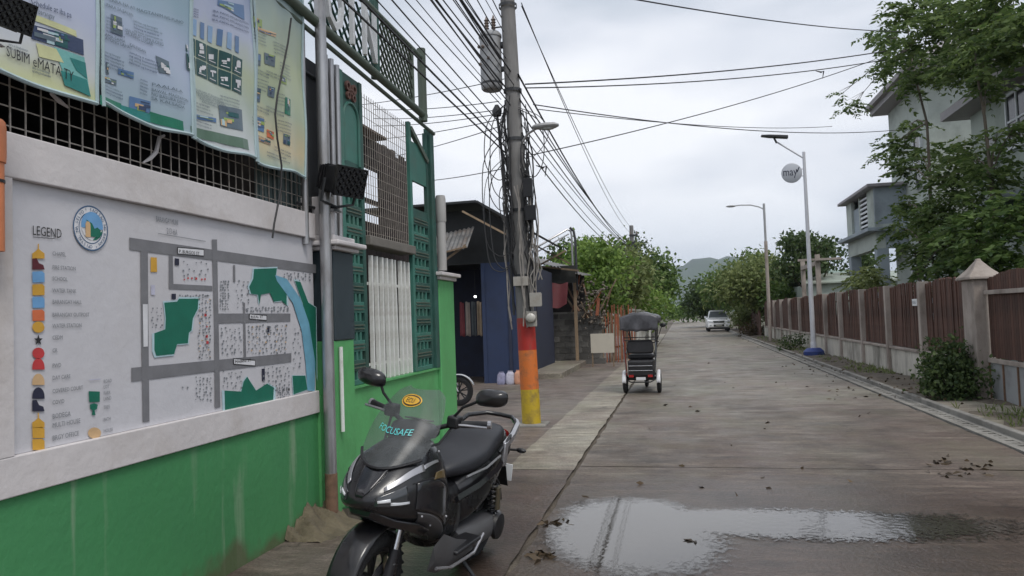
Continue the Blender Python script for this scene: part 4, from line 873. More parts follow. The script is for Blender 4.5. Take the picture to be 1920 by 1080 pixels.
for i, (x, h, c, lb) in enumerate(((-4.60, .32, c255(150, 150, 178), 'lilac sack slumped by the blue house door'), (-4.36, .34, c255(188, 186, 200), 'pale striped sack in the middle of the three by the blue door'), (-4.14, .36, c255(206, 150, 120), 'peach sack rightmost by the blue house door'))):
    rings = [[(x + w * math.copysign(abs(math.cos(a)) ** .6, math.cos(a)) * .11, 18.95 + w * math.copysign(abs(math.sin(a)) ** .6, math.sin(a)) * .09, z * h) for a in [2 * math.pi * k / 14 for k in range(14)]] for z, w in ((0, .9), (.15, 1.08), (.5, 1.05), (.8, .9), (.93, .55), (1, .62))]
    tag(MB().loft(rings).build('sack', pm('sack_%d' % i, c, .85, .2, 9., .3, 60., dirt=(.1, .08, .07), dirt_amt=.5, dscale=6.), smooth=True), lb, 'sack', 'sacks by the blue house')

# ================================================================== UTILITY POLE
def sag_pts(p, q, s, n=24):
    p = np.array(p); q = np.array(q); return [tuple(p + (q - p) * t + np.array([0, 0, -4 * s * t * (1 - t)])) for t in np.linspace(0, 1, n)]
PXB, PYB = -2.37, 11.69
def pole_x(z): return PXB - .022 * z
pole = thing('utility_pole', 'grey utility pole with red, orange and yellow painted foot', 'utility pole', (PXB, PYB, 0))
M_pole = pm('pole_grey', (.20, .195, .19), .8, .25, 5., .3, 40., dirt=(.07, .06, .055), dirt_amt=.7, dscale=2., stretch=(1, 1, .25))
MB().tube([(pole_x(z), PYB, z) for z in (1.7, 3, 4.5, 6, 8, 10.5)], [.145, .138, .13, .122, .112, .10], 16).build('shaft', M_pole, pole, smooth=True)
pt_ = dict(dirt=c255(92, 80, 66), dirt_amt=.85, dscale=5.)
for z0, z1, r, c, nm in ((-.1, .57, .152, c255(188, 160, 40), 'yellow'), (.57, 1.19, .150, c255(206, 112, 48), 'orange'), (1.19, 1.7, .148, c255(168, 42, 36), 'red')):
    MB().tube([(pole_x(z0), PYB, z0), (pole_x(z1), PYB, z1)], [r, r - .002], 16).build('painted_band', pm('band_' + nm, c, .6, .12, 5., .15, 50., **pt_), pole, smooth=True)
MB().box(PXB - .24, PXB + .26, PYB - .24, PYB + .24, -.05, .035).build('footing', M_conc, pole, bevel=.02)
for z in (4.55, 5.35, 6.75, 2.35, 3.4): MB().lathe([(.15, z), (.15, z + .05)], (pole_x(z), PYB, 0), 16, cap=False).build('steel_strap', M_darkmetal, pole, smooth=True)
for z in (6.1, 6.45, 7.1): MB().tube([(pole_x(z) - .28, PYB, z), (pole_x(z) + .12, PYB, z)], .012, 6).build('step_bolt', M_darkmetal, pole)
# cables strapped up the shaft: dense and tangled
b = MB(); rr = random.Random(11)
for i in range(34):
    a = rr.uniform(0, 2 * math.pi); z0 = rr.uniform(1.6, 3.2); z1 = rr.uniform(4.0, 5.3); pts = []; r0 = rr.uniform(.15, .23)
    for k in range(9):
        z = z0 + (z1 - z0) * k / 8; aa = a + rr.uniform(-.35, .35); rad = r0 + rr.uniform(-.02, .07) * (1 if 0 < k < 8 else 0)
        pts.append((pole_x(z) + rad * math.cos(aa), PYB + rad * math.sin(aa), z))
    b.tube(pts, rr.choice([.007, .009, .013]), 5)
tag(b.build('cable_bundle', M_cable, pole, smooth=True), kind='stuff')
b = MB()
for i in range(12):
    a = rr.uniform(math.pi * 1.0, 2 * math.pi); z0 = rr.uniform(1.5, 2.3); z1 = rr.uniform(2.8, 3.9); r0 = rr.uniform(.16, .26); pts = []
    for k in range(8):
        z = z0 + (z1 - z0) * k / 7; aa = a + rr.uniform(-.2, .2); pts.append((pole_x(z) + (r0 + rr.uniform(0, .08)) * math.cos(aa), PYB + (r0 + .03) * math.sin(aa), z))
    b.tube(pts, .011, 5)
tag(b.build('grey_conduits', pm('grey_cable', (.26, .24, .22), .6, .2, 9., 0), pole, smooth=True), kind='stuff')
# loose loops hanging beside the shaft
M_cab2 = M_cable
b = MB()
for i in range(16):
    zt = rr.uniform(3.9, 5.2); zb = zt - rr.uniform(.8, 2.4); sd_ = rr.choice((-1, -1, 1)); off = rr.uniform(.14, .5) * sd_
    pts = [(pole_x(zt) + .1 * sd_, PYB - .1, zt), (pole_x(zt) + off, PYB - .18, zt - .25 * (zt - zb)), (pole_x(zb) + off * 1.1 + rr.uniform(-.06, .06), PYB - .2, zb + .3), (pole_x(zb) + off * .7, PYB - .2, zb), (pole_x(zb) + .1 * sd_, PYB - .14, zb + .1)]
    # smooth through the points
    q = []
    for k in range(len(pts) - 1):
        p0, p1, p2, p3 = [np.array(pts[max(0, min(len(pts) - 1, k + d))]) for d in (-1, 0, 1, 2)]
        for t_ in np.linspace(0, 1, 6, endpoint=False): q.append(tuple(.5 * (2 * p1 + (p2 - p0) * t_ + (2 * p0 - 5 * p1 + 4 * p2 - p3) * t_ ** 2 + (3 * p1 - p0 - 3 * p2 + p3) * t_ ** 3)))
    b.tube(q, rr.choice([.006, .008]), 5)
tag(b.build('loose_loops', M_cab2, pole, smooth=True), kind='stuff')
# a long drop cable bundle on a thin conduit left of the shaft
MB().tube([(pole_x(5.0) - .27, PYB - .05, 5.0), (pole_x(4) - .22, PYB - .05, 4.2), (pole_x(3) - .17, PYB - .05, 2.6), (pole_x(2) - .17, PYB - .05, 1.75)], .022, 8).build('service_conduit', M_darkmetal, pole, smooth=True)
MB().lathe([(.07, 4.98), (.085, 5.06), (.04, 5.14), (.03, 5.16)], (pole_x(5) - .27, PYB - .05, 0), 10).build('conduit_head', M_darkmetal, pole, smooth=True)
# boxes and the meter
M_box = pm('box_grey', c255(164, 160, 154), .6, .12, 8., .1, 50., dirt=(.2, .15, .1), dirt_amt=.5, dscale=5.)
for (dx, z, w, h, lb) in ((-.0, 2.28, .22, .13, 'pale junction box strapped to the pole below the cable tangle'), (.22, 1.98, .17, .2, 'small cream junction box on the right side of the pole'), (.2, 3.75, .13, .28, 'black splice box high on the pole shaft'), (.22, 3.35, .15, .22, 'black cable box lower on the pole shaft')):
    t = thing('junction_box', lb, 'junction box', (pole_x(z) + dx, PYB - .17, z)); m = M_black if 'black' in lb else M_box
    MB().box(-w / 2, w / 2, -.05, .05, -h / 2, h / 2).build('body', m, t, world=False, bevel=.01); MB().box(-w / 2 - .008, w / 2 + .008, -.062, -.051, -h / 2 - .008, h / 2 + .008).build('cover', m, t, world=False, bevel=.004)
t = thing('electric_meter', 'round glass electric meter on the painted foot of the pole', 'meter', (pole_x(1.72) + .13, PYB - .17, 1.70))
MB().box(-.08, .08, -.02, .04, -.14, .1).build('base', M_box, t, world=False, bevel=.008); MB().lathe([(.075, -.02), (.075, -.08), (.06, -.1), (.02, -.11)], (0, 0, .0), 16, 'y').build('glass', pm('meter_glass', (.5, .48, .44), .15, .1, 8., 0), t, world=False, smooth=True); MB().lathe([(.082, -.02), (.082, -.04)], (0, 0, 0), 16, 'y', cap=False).build('ring', M_steel, t, world=False)
# transformer
tx, tz = pole_x(6.0) - .33, 5.45
TRF = t = thing('transformer', 'grey cylindrical transformer hung on the utility pole', 'transformer', (tx, PYB, tz))
M_trafo = pm('transformer_grey', (.34, .35, .36), .5, .12, 4., .06, dirt=(.18, .15, .12), dirt_amt=.5, dscale=3.)
MB().lathe([(.17, -.03), (.195, 0), (.2, .05), (.2, .92), (.215, .93), (.215, .97), (.18, 1.02), (.08, 1.05)], (0, 0, 0), 20).build('tank', M_trafo, t, world=False, smooth=40)
TRF.scale = (.88, .88, .9)
MB().lathe([(.203, .06), (.203, .1)], (0, 0, 0), 20, cap=False).build('base_band', M_darkmetal, t, world=False)
for z in (.3, .75): MB().box(.18, .36, -.05, .05, z, z + .07).build('hanger', M_darkmetal, t, world=False)
M_por = pm('porcelain', (.18, .14, .12), .3, .2, 9., 0)
for x in (-.06, .07):
    MB().lathe([(.035, 1.04)] + [p_ for k in range(5) for p_ in ((.05, 1.06 + k * .05), (.028, 1.085 + k * .05))] + [(.012, 1.34)], (x, 0, 0), 10).build('bushing', M_por, t, world=False, smooth=True)
for x, z in ((-.17, .72), (-.1, .72), (.0, .5), (-.16, .4)): MB().lathe([(.03, -.18), (.03, -.21), (.015, -.24)], (x, 0, z), 8, 'y').build('terminal', M_por, t, world=False)
# street light arm on the pole
t = thing('street_light', 'cobra head street light on a short arm from the utility pole', 'street light', (pole_x(4.6) + .12, PYB - .1, 4.6))
MB().tube([(0, 0, -.12), (.1, -.02, .02), (.28, -.06, .1)], .02, 8).build('arm', M_steel, t, world=False, smooth=True)
MB().loft([[(x, -.08 + w * math.cos(a), .11 + h * math.sin(a)) for a in [2 * math.pi * k / 12 for k in range(12)]] for x, w, h in ((.2, .03, .02), (.26, .07, .045), (.42, .085, .055), (.56, .08, .045), (.62, .04, .02))]).build('head', M_trafo, t, world=False, smooth=True)
MB().ball((.44, -.08, .075), (.13, .06, .035)).build('lens', pm('street_lens', (.4, .42, .42), .2, .1, 6., 0), t, world=False, smooth=True)

# second pole down the road and its lamp-less crossarm
t = thing('utility_pole', 'distant grey utility pole rising from the roadside trees', 'utility pole', (-2.6, 45, 0))
MB().tube([(-2.6, 45, -.1), (-2.62, 45, 7.0)], [.16, .12], 12).build('shaft', M_pole, t, smooth=True); MB().box(-2.75, -2.25, 44.85, 44.95, 6.35, 6.45).build('crossarm', M_darkmetal, t); MB().box(-2.62, -2.35, 44.8, 44.9, 5.7, 6.0).build('bracket', M_darkmetal, t)
for x in (-2.7, -2.32): MB().lathe([(.04, 6.45), (.06, 6.5), (.03, 6.55), (.05, 6.6), (.02, 6.64)], (x, 44.9, 0), 8).build('insulator', M_por, t, smooth=True)

# ================================================================== WIRES
def wire(p, q, s, r, label, group, n=22, m=None):
    o = MB().tube(sag_pts(p, q, s, n), r, 5, cap=False).build('overhead_wire', m or M_cable, smooth=True); tag(o, label, 'wire', group); return o
ORD = ['topmost', 'second from the top', 'third from the top', 'fourth from the top', 'fifth from the top', 'fifth from the bottom', 'fourth from the bottom', 'third from the bottom', 'second from the bottom', 'lowest']
def ordl(i, n): return 'lowest' if i == 0 else 'topmost' if i == n - 1 else ['', 'second', 'third', 'fourth', 'fifth', 'sixth', 'seventh', 'eighth'][i] + ' from the bottom'
rr = random.Random(21)
att = lambda z, dx=0.: (pole_x(z) + dx, PYB - .12, z)
# back past the camera, along the left side of the lane (to the pole behind the photographer)
for i in range(9):
    z = 5.15 + .11 * i + rr.uniform(-.05, .05); wire(att(z, rr.uniform(-.2, .05)), (-2.5 + rr.uniform(-.45, .3), -24, z + 1.6 + rr.uniform(-.4, .8)), rr.uniform(.2, .6), rr.choice([.008, .01, .014]), ordl(i, 9) + ' cable of the bundle from the utility pole towards the camera', 'cables running back over the camera')
for i, (z, x2, z2) in enumerate(((4.35, -3.3, 5.4), (4.45, -3.25, 5.9), (4.55, -3.15, 6.3), (4.75, -2.95, 6.1))):
    wire(att(z, -.15), (x2, -24, z2 + .4), .15, [.012, .013, .007, .009][i], ordl(i, 4) + ' of the cables passing close over the teal panels', 'lower cables along the wall')
for i in range(4): wire((tx + .1 * i, PYB, 6.1 + .25 * i), (-2.3 + .25 * i, -24, 8.2 + .5 * i), .3, .009, ordl(i, 4) + ' of the wires from the transformer towards the camera', 'upper wires by the transformer')
for i in range(7):
    z = 5.0 + .22 * i; wire(att(z, rr.uniform(-.3, -.05)), (-3.4 + .22 * i + rr.uniform(-.1, .1), -24, z + 2.2 + rr.uniform(-.3, .6)), rr.uniform(.3, 1.0), rr.choice([.006, .007, .009]), ordl(i, 7) + ' of the thin slack wires fanning to the upper left', 'thin slack wires fanning to the upper left')
# on down the road
for i in range(9):
    z = (4.5, 4.65, 4.8, 5.0, 5.2, 5.35, 5.6, 6.7, 6.75)[i]
    wire(att(z, .13 + (.12 if i > 6 else 0)), (-2.55 + rr.uniform(-.2, .25), 44.9, 5.35 + (z - 4.5) * .5 + rr.uniform(-.1, .1)), .35 + rr.uniform(-.1, .35), rr.choice([.009, .012, .016]) if i < 7 else .008, ordl(i, 9) + ' cable from the near pole to the distant pole', 'cables between the two poles')
# drops that cross the lane to the right and the houses on the left
for i, (px, py, qx, qy, yq, s, r, lb) in enumerate((
        (985, 158, 1660, 96, 19, .10, .013, 'thick wire crossing the lane highest from the pole to the right hand trees'),
        (985, 165, 1660, 112, 19, .14, .011, 'wire crossing the lane just under the thick highest one'),
        (1000, 290, 1640, 112, 19, .12, .009, 'wire slanting up across the lane from below the street light'),
        (1000, 196, 1690, 243, 24, .25, .010, 'thin wire sagging across the lane over the solar street lamp'),
        (1010, 205, 1560, 237, 24, .15, .008, 'thin wire sagging across the lane ending short of the house'))):
    p_ = AY(px, py, PYB); q_ = AY(qx, qy, yq); wire(p_, q_, s, r, lb, 'wires crossing the lane')
wire(AY(1130, -12, 9.), AY(1720, 60, 20), .12, .010, 'wire at the top right of the sky running into the tree', 'wires crossing the lane')
for i, (px, py, qx, qy) in enumerate(((945, 148, 640, 200), (940, 205, 700, 222), (945, 212, 700, 236), (945, 222, 690, 262), (940, 236, 700, 300), (935, 190, 700, 205), (945, 316, 740, 342))):
    wire(AY(px, py, PYB), AY(qx, qy, 17.5), .06, .008, ['highest wire', 'third wire down', 'middle wire', 'fifth wire down', 'sixth wire down', 'second wire down', 'lone lowest wire'][i] + ' from the pole to the houses on the left', 'drops to the left hand houses')
# tied off ball of cable and rags on a wire
for (px, py, Y, lb) in ((1540, 136, 17.6, 'scrap of black rag caught on a wire above the lane'), (1019, 315, PYB, 'bent wire stub sticking out of the pole')):
    q = AY(px, py, Y); o = MB().tube([(q[0] - .12, q[1], q[2] + .05), (q[0], q[1] - .02, q[2]), (q[0] + .05, q[1], q[2] + .03), (q[0] + .02, q[1], q[2] - .14)], [.006, .02, .016, .005], 6).build('wire_scrap', M_cable, smooth=True); tag(o, lb, 'scrap')

# ================================================================== SHACK, BLOCK WALL, CLUTTER
YS = 26.4
M_block = pm('hollow_block', (.115, .112, .105), .95, .25, 5., .5, 40., rv=.3)
bw = thing('block_wall', 'unplastered grey hollow block wall behind the pole', 'block wall', (-3.7, YS, 0)); bmesh_ = MB().box(-.195, .195, -.07, .07, 0, .185).mesh('block', M_block)
MB().box(-4.62, -2.72, YS - .05, YS + .05, 0, 1.86).build('mortar_core', M_conc, bw)
for r in range(9):
    for k in range(5 if r < 8 else 3):
        x = -4.62 + .2 + (.2 if r % 2 else 0) * .0 + k * .4 + (-.2 if r % 2 else 0) + .0
        if x - .2 < -4.85: continue
        o = bpy.data.objects.new('block', bmesh_); COL.objects.link(o); attach(o, bw); o.location = (x + .005, YS + random.uniform(-.012, .012), .005 + r * .2); o.scale.x = .97
# ledge and apron in front
ld = tag(MB().box(-5.0, -3.25, 20.4, 25.9, -.05, .16).build('concrete_ledge', M_strip, bevel=.02), 'low concrete ledge before the hollow block wall', 'ledge')
sb = thing('blank_board', 'blank pale rectangular board on two short legs beside the block wall', 'board', (-2.7, 24.8, 0))
q0 = AY(1107, 626, 24.8); q1 = AY(1152, 661, 24.8)
MB().box(q0[0], q1[0], 24.79, 24.82, q1[2], q0[2]).build('face', pm('board_cream', c255(198, 192, 178), .7, .06, 4., .05), sb)
for x in (q0[0] + .04, q1[0] - .04): MB().box(x - .02, x + .02, 24.825, 24.86, 0, q0[2] - .04).build('leg', M_wood, sb)
sh = thing('roadside_shack', 'patched tin roofed shack with a dark red awning behind the pole', 'shack', (-4.6, 27, 0))
for x in (-5.6, -4.9, -3.55): MB().box(x - .05, x + .05, YS - .5, YS - .4, 0, 3.3).build('post', M_wood, sh)
for i, (x0, x1, y0, y1, z0, z1) in enumerate(((-6.2, -4.75, 25.3, 28.4, 3.75, 4.15), (-4.9, -3.9, 25.2, 28.4, 3.62, 3.85), (-4.1, -3.2, 25.5, 28.5, 3.35, 3.5))):
    MB().grid(lambda u, v: (x0 + (x1 - x0) * u, y0 + (y1 - y0) * v, z0 + (z1 - z0) * v - .25 * u + .02 * math.sin(u * 50)), 48, 3).build('tin_sheet', M_corrg, sh, solid=.004)
MB().bar((-5.6, 25.2, 3.6), (-3.3, 25.35, 3.25), .08, .06).build('eave_beam', M_wood, sh); MB().bar((-5.3, 25.2, 4.5), (-3.6, 25.3, 3.5), .07, .05).build('loose_rafter', M_wood, sh); MB().bar((-4.9, 25.1, 3.35), (-3.7, 25.2, 3.95), .06, .05).build('loose_rafter', M_wood, sh)
M_tarp = pm('red_tarp', c255(92, 36, 42), .7, .2, 4., .2)
MB().grid(lambda u, v: (-4.95 + 1.25 * u, 25.4 - .5 * v, 2.85 - .75 * v + .12 * math.sin(u * 3.1) * (-v) + .03 * math.sin(u * 14)), 24, 8).build('awning', M_tarp, sh, smooth=True)
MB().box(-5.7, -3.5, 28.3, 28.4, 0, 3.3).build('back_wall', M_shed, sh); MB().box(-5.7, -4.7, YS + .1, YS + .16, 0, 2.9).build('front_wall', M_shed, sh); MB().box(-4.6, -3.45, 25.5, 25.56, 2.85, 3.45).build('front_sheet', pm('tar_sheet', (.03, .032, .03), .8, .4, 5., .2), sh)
sp_ = thing('service_mast', 'bent grey steel service mast above the shack roof', 'mast', (-3.56, 26, 0)); zt = 4.75
MB().tube([(-3.6, 26, 2.6), (-3.6, 26, 4.55), (-3.63, 26, 4.7), (-3.75, 26, 4.76), (-4.9, 25.6, 4.1)], .035, 8).build('mast', M_steel, sp_, smooth=True); MB().tube([(-3.48, 26, 2.6), (-3.48, 26, 4.4), (-3.52, 26, 4.68), (-3.65, 26, 4.82)], .045, 8).build('mast', M_darkmetal, sp_, smooth=True); MB().tube([(-3.7, 26, 4.6), (-4.9, 25.7, 3.95)], .025, 8).build('stay', M_steel, sp_)
# stacked scrap wood and hanging clutter beside the block wall
rr = random.Random(5)
for i in range(12):
    x = -3.75 + i * .1 + rr.uniform(0, .04); z0 = 1.8 + rr.uniform(-.25, .15); an = rr.uniform(-.6, .6); L_ = rr.uniform(.6, 1.3)
    o = MB().bar((x, 26.15 + rr.uniform(-.15, .1), z0), (x + L_ * math.sin(an), 26.2 + rr.uniform(0, .2), z0 + L_ * math.cos(an)), rr.uniform(.04, .11), .03).build('scrap_timber', (M_wood, M_woodor, M_wood, M_rust)[i % 4]); tag(o, ['pale', 'orange', 'grey brown', 'rusty'][i % 4] + ' scrap timber over the block wall, ' + ['leftmost', 'second', 'third', 'fourth', 'fifth', 'sixth', 'seventh', 'eighth', 'ninth', 'tenth', 'eleventh', 'rightmost'][i] + (' from the left' if 0 < i < 11 else ''), 'timber', 'scrap timber on the block wall')
b = MB()
for i in range(140):
    c = (rr.uniform(-3.6, -2.45), 26.25 + rr.uniform(-.2, .2), rr.uniform(1.4, 3.0) - .2 * rr.random()); b.ball(c, (rr.uniform(.02, .07), .05, rr.uniform(.02, .06)), 6, 4)
for i in range(60):
    c = (rr.uniform(-5.1, -4.3), 25.3 + rr.uniform(-.1, .2), rr.uniform(1.7, 3.3)); b.tube([c, (c[0] + rr.uniform(-.1, .1), c[1], c[2] - rr.uniform(.1, .5))], rr.uniform(.008, .03), 5)
tag(b.build('junk_pile', pm('junk_mix', (.17, .145, .12), .8, .8, 9., .3)), 'jumble of hanging scrap and containers by the shack', 'junk', kind='stuff')
of = thing('orange_slat_fence', 'rough orange brown slat fence behind the e-trike', 'fence', (-2.2, 29, 0)); 
for i in range(22):
    y = 27.2 + i * .16; x = -2.55 + .012 * i * 3 + random.uniform(-.03, .03); MB().bar((x, y, 0), (x + random.uniform(-.06, .06), y + random.uniform(-.05, .05), 1.85 + random.uniform(-.3, .25)), .03, .13, up=(0, 1, 0)).build('slat', random.choice([M_woodor, M_woodor, M_rust, M_wood]), of)
for z in (.5, 1.4): MB().bar((-2.6, 27.1, z), (-1.8, 30.8, z), .04, .07).build('rail', M_wood, of)
for i in range(9): MB().bar((-2.75 + i * .13, 27.0, 0), (-2.72 + i * .13 + random.uniform(-.05, .05), 27.02, 1.75 + random.uniform(-.2, .3)), .1, .03).build('slat', random.choice([M_woodor, M_woodor, M_wood]), of)
# farther fences on the left side
M_wht2 = pm('far_white', c255(190, 190, 184), .75, .12, 3., .1, dirt=c255(120, 116, 104), dirt_amt=.6, dscale=1.2)
for j, (y0, y1, h, x, lb) in enumerate(((33, 37.5, 1.5, -2.0, 'nearer white picket wall on the left roadside'), (39, 44, 1.45, -1.9, 'middle white picket wall on the left roadside'), (47, 60, 1.5, -1.9, 'farthest white wall on the left roadside'))):
    t = thing('roadside_wall', lb, 'wall', (x, y0, 0)); MB().box(x - .1, x + .02, y0, y1, 0, .5).build('plinth', M_conc, t)
    n = int((y1 - y0) / .42)
    for k in range(n): MB().box(x - .08, x, y0 + k * .42, y0 + k * .42 + .26, .502, h + .08 * math.sin(k * 1.9)).build('picket', M_wht2, t)
    for yy in (y0, y1): MB().box(x - .16, x + .08, yy - .12, yy + .12, 0, h + .35).box(x - .2, x + .12, yy - .16, yy + .16, h + .35, h + .43).build('post', M_wht2, t)

# ================================================================== MOTORBIKE half hidden behind the green column
def wheel(parent, c, r, w, mt, mr_, spokes=5, name='wheel', tread=True):
    ty = MB().lathe([(r * .70, -w * .38), (r * .86, -w * .5), (r * .96, -w * .38), (r, 0), (r * .96, w * .38), (r * .86, w * .5), (r * .70, w * .38)], (0, 0, 0), 28, 'y', cap=False).build(name, mt, parent, world=False, smooth=50); ty.location = c
    MB().lathe([(r * .72, -w * .34), (r * .62, -w * .3), (r * .60, 0), (r * .62, w * .3), (r * .72, w * .34)], (0, 0, 0), 28, 'y', cap=False).build('rim', mr_, ty, world=False, smooth=50)
    b = MB()
    for k in range(spokes):
        a = 2 * math.pi * k / spokes + .3
        for d in (-.16, .16): b.bar((r * .12 * math.cos(a), 0, r * .12 * math.sin(a)), (r * .63 * math.cos(a + d), 0, r * .63 * math.sin(a + d)), .022, .02, up=(0, 1, 0))
    b.lathe([(r * .17, -w * .4), (r * .17, w * .4)], (0, 0, 0), 14, 'y'); b.build('spokes', mr_, ty, world=False)
    return ty
M_tyre = pm('tyre_rubber', (.016, .016, .017), .85, .25, 20., .4, 60.); M_alloy = pm('dark_alloy', (.05, .05, .052), .4, .2, 8., 0, metal=.6); M_chrome = pm('chrome', (.62, .62, .64), .2, .1, 6., 0, metal=1.); M_silver = pm('silver_paint', (.36, .36, .37), .35, .08, 6., .02, metal=.5)
mb = thing('motorbike', 'small black motorbike parked behind the green column', 'motorbike', (-4.98, 14.3, 0), rz=R(4))
wheel(mb, (.62, 0, .29), .29, .09, M_tyre, M_alloy, 6, 'front_wheel'); wheel(mb, (-.62, 0, .29), .29, .1, M_tyre, M_alloy, 6, 'rear_wheel')
MB().grid(lambda u, v: (.62 + .33 * math.cos(R(20 + 130 * u)), -.06 + .12 * v, .29 + .33 * math.sin(R(20 + 130 * u)) + .015 * math.sin(math.pi * v)), 14, 4).build('front_fender', pm('fender_white', c255(190, 192, 196), .35, .06, 5., 0), mb, world=False, smooth=True, solid=.006)
for s in (-1, 1): MB().tube([(.62, .08 * s, .29), (.38, .08 * s, .92)], .018, 8).build('fork', M_chrome, mb, world=False, smooth=True)
MB().tube([(.34, -.33, 1.0), (.36, 0, .96), (.34, .33, 1.0)], .014, 8).build('handlebar', M_black, mb, world=False, smooth=True)
MB().loft([[(x, w * math.cos(a), z + h * math.sin(a)) for a in [2 * math.pi * k / 12 for k in range(12)]] for x, w, z, h in ((.48, .04, .86, .04), (.42, .12, .86, .12), (.3, .13, .8, .14), (.1, .10, .62, .12), (-.3, .12, .6, .12), (-.7, .10, .7, .08), (-.85, .03, .74, .03))]).build('body', M_black, mb, world=False, smooth=True)
MB().loft([[(x, w * math.cos(a), z + h * math.sin(a)) for a in [2 * math.pi * k / 12 for k in range(12)]] for x, w, z, h in ((.12, .06, .74, .03), (-.1, .12, .76, .05), (-.6, .12, .8, .05), (-.72, .08, .81, .03))]).build('seat', M_black, mb, world=False, smooth=True)

# ================================================================== E-TRIKE seen from behind
et = thing('electric_trike', 'small black three wheeled electric trike with a canopy on the lane', 'trike', (-.86, 16.4, 0), rz=R(90 - 1.5))
M_vinyl = pm('black_vinyl', (.02, .02, .023), .45, .3, 9., .15, 30.); M_trike = pm('trike_white', c255(214, 214, 216), .3, .04, 5., 0, coat=.4); M_canopy = pm('canopy_grey', (.075, .075, .085), .42, .7, 3.5, .5, 7.); M_trred = pm('trike_red_frame', c255(120, 44, 34), .4, .15, 6., .05)
for s in (-1, 1):
    wheel(et, (-.0, .36 * s, .22), .22, .085, M_tyre, M_alloy, 6, 'rear_wheel')
    MB().grid(lambda u, v: (.26 * math.cos(R(5 + 175 * u)), s * (.32 + .085 * v), .22 + .26 * math.sin(R(5 + 175 * u)) + .02 * math.sin(math.pi * v)), 16, 4).build('fender', M_trike, et, world=False, smooth=True, solid=.008)
wheel(et, (1.35, 0, .22), .22, .08, M_tyre, M_alloy, 6, 'front_wheel')
MB().box(-.12, 1.0, -.3, .3, .28, .36).build('floor', M_black, et, world=False, bevel=.02)
MB().box(-.28, .30, -.27, .27, .36, .72).build('rear_box', M_vinyl, et, world=False, bevel=.04); MB().box(-.30, -.285, -.23, .23, .40, .68).build('box_lid', M_black, et, world=False, bevel=.01)
MB().box(-.12, .34, -.28, .28, .73, .83).build('rear_seat', M_vinyl, et, world=False, bevel=.04); MB().loft([[(x + d, y, z) for y, z in ((-.27, z0), (.27, z0), (.29, z0 + .1), (.26, z1), (-.26, z1), (-.29, z0 + .1))] for x, z0, z1, d in ((-.22, .86, 1.14, 0), (-.10, .86, 1.12, 0)) for z in (0,)] if False else [[(x, y, z) for y, z in ((-.27, .86), (.27, .86), (.29, .96), (.26, 1.13), (-.26, 1.13), (-.29, .96))] for x in (-.22, -.12)]).build('backrest', M_vinyl, et, world=False, bevel=.03)
MB().box(.55, .85, -.2, .2, .62, .72).build('front_seat', M_vinyl, et, world=False, bevel=.03); MB().loft([[(x, y, z) for y, z in ((-.2, .74), (.2, .74), (.18, 1.02), (-.18, 1.02))] for x in (.5, .57)]).build('front_backrest', M_vinyl, et, world=False, bevel=.02)
for s in (-1, 1):
    MB().tube([(-.22, .30 * s, .40), (-.24, .33 * s, 1.0), (-.2, .35 * s, 1.60)], .016, 8).build('rear_frame_post', M_trred if s > 0 else M_black, et, world=False, smooth=True); MB().tube([(1.12, .22 * s, .5), (.95, .30 * s, 1.1), (.85, .33 * s, 1.60)], .016, 8).build('front_frame_post', M_black, et, world=False, smooth=True)
    MB().tube([(-.24, .30 * s, .86), (.3, .31 * s, .95), (.34, .30 * s, .75)], .014, 8).build('armrest', M_black, et, world=False, smooth=True)
    MB().tube([(1.12, 0, 1.0), (1.08, .33 * s, 1.06)], .013, 6).build('handlebar', M_black, et, world=False); MB().tube([(1.1, .28 * s, 1.05), (1.05, .41 * s, 1.40)], .008, 6).ball((1.05, .44 * s, 1.43), (.02, .075, .05)).build('mirror', M_black, et, world=False, smooth=True)
for z_ in (.5, .6): MB().tube([(-.31, -.25, z_), (-.31, .25, z_)], .006, 6).build('chrome_rail', M_chrome, et, world=False)
for s in (-1, 1): MB().tube([(-.26, .31 * s, .45), (-.27, .335 * s, .8), (-.26, .34 * s, 1.1)], .009, 6).build('chrome_rail', M_chrome, et, world=False, smooth=True)
for z in (1.20, 1.14): MB().tube([(-.235, -.33, z), (-.235, .33, z)], .012, 6).build('cross_bar', M_black, et, world=False)
MB().tube([(1.35, 0, .22), (1.12, 0, 1.0)], .025, 8).build('steering_column', M_black, et, world=False, smooth=True)
MB().loft([[(x, y, z) for y, z in ((-.22, .3), (.22, .3), (.24, .6), (.14, .95), (-.14, .95), (-.24, .6))] for x in (1.02, 1.12)]).build('front_shield', M_trike, et, world=False, bevel=.03)
MB().grid(lambda u, v: (-.32 + 1.35 * v, .40 * (2 * u - 1), 1.62 + .10 * (1 - (2 * u - 1) ** 2) + .02 * math.sin(v * 9) + .01 * math.sin(u * 20)), 16, 10).build('canopy', M_canopy, et, world=False, smooth=True, solid=.012)
MB().grid(lambda u, v: (-.33 - .02 * math.sin(u * 12) * v, .40 * (2 * u - 1), 1.63 + .10 * (1 - (2 * u - 1) ** 2) * (1 - v) - (.27 + .03 * math.sin(u * 3.1) + .01 * math.sin(u * 25)) * v), 24, 6).build('rear_flap', M_canopy, et, world=False, smooth=True, solid=.008)
for s in (-1, 1): MB().grid(lambda u, v: (-.32 + 1.3 * u, s * (.40 + .01 * math.sin(u * 20)), 1.63 - (.12 + .02 * math.sin(u * 18)) * v), 20, 3).build('side_flap', M_canopy, et, world=False, smooth=True, solid=.008)
for s in (-1, 1): MB().box(-.315, -.295, s * .2 - .05, s * .2 + .05, .36, .41).build('tail_light', pm('tail_red', (.35, .02, .02), .25, .1, 5., 0), et, world=False)
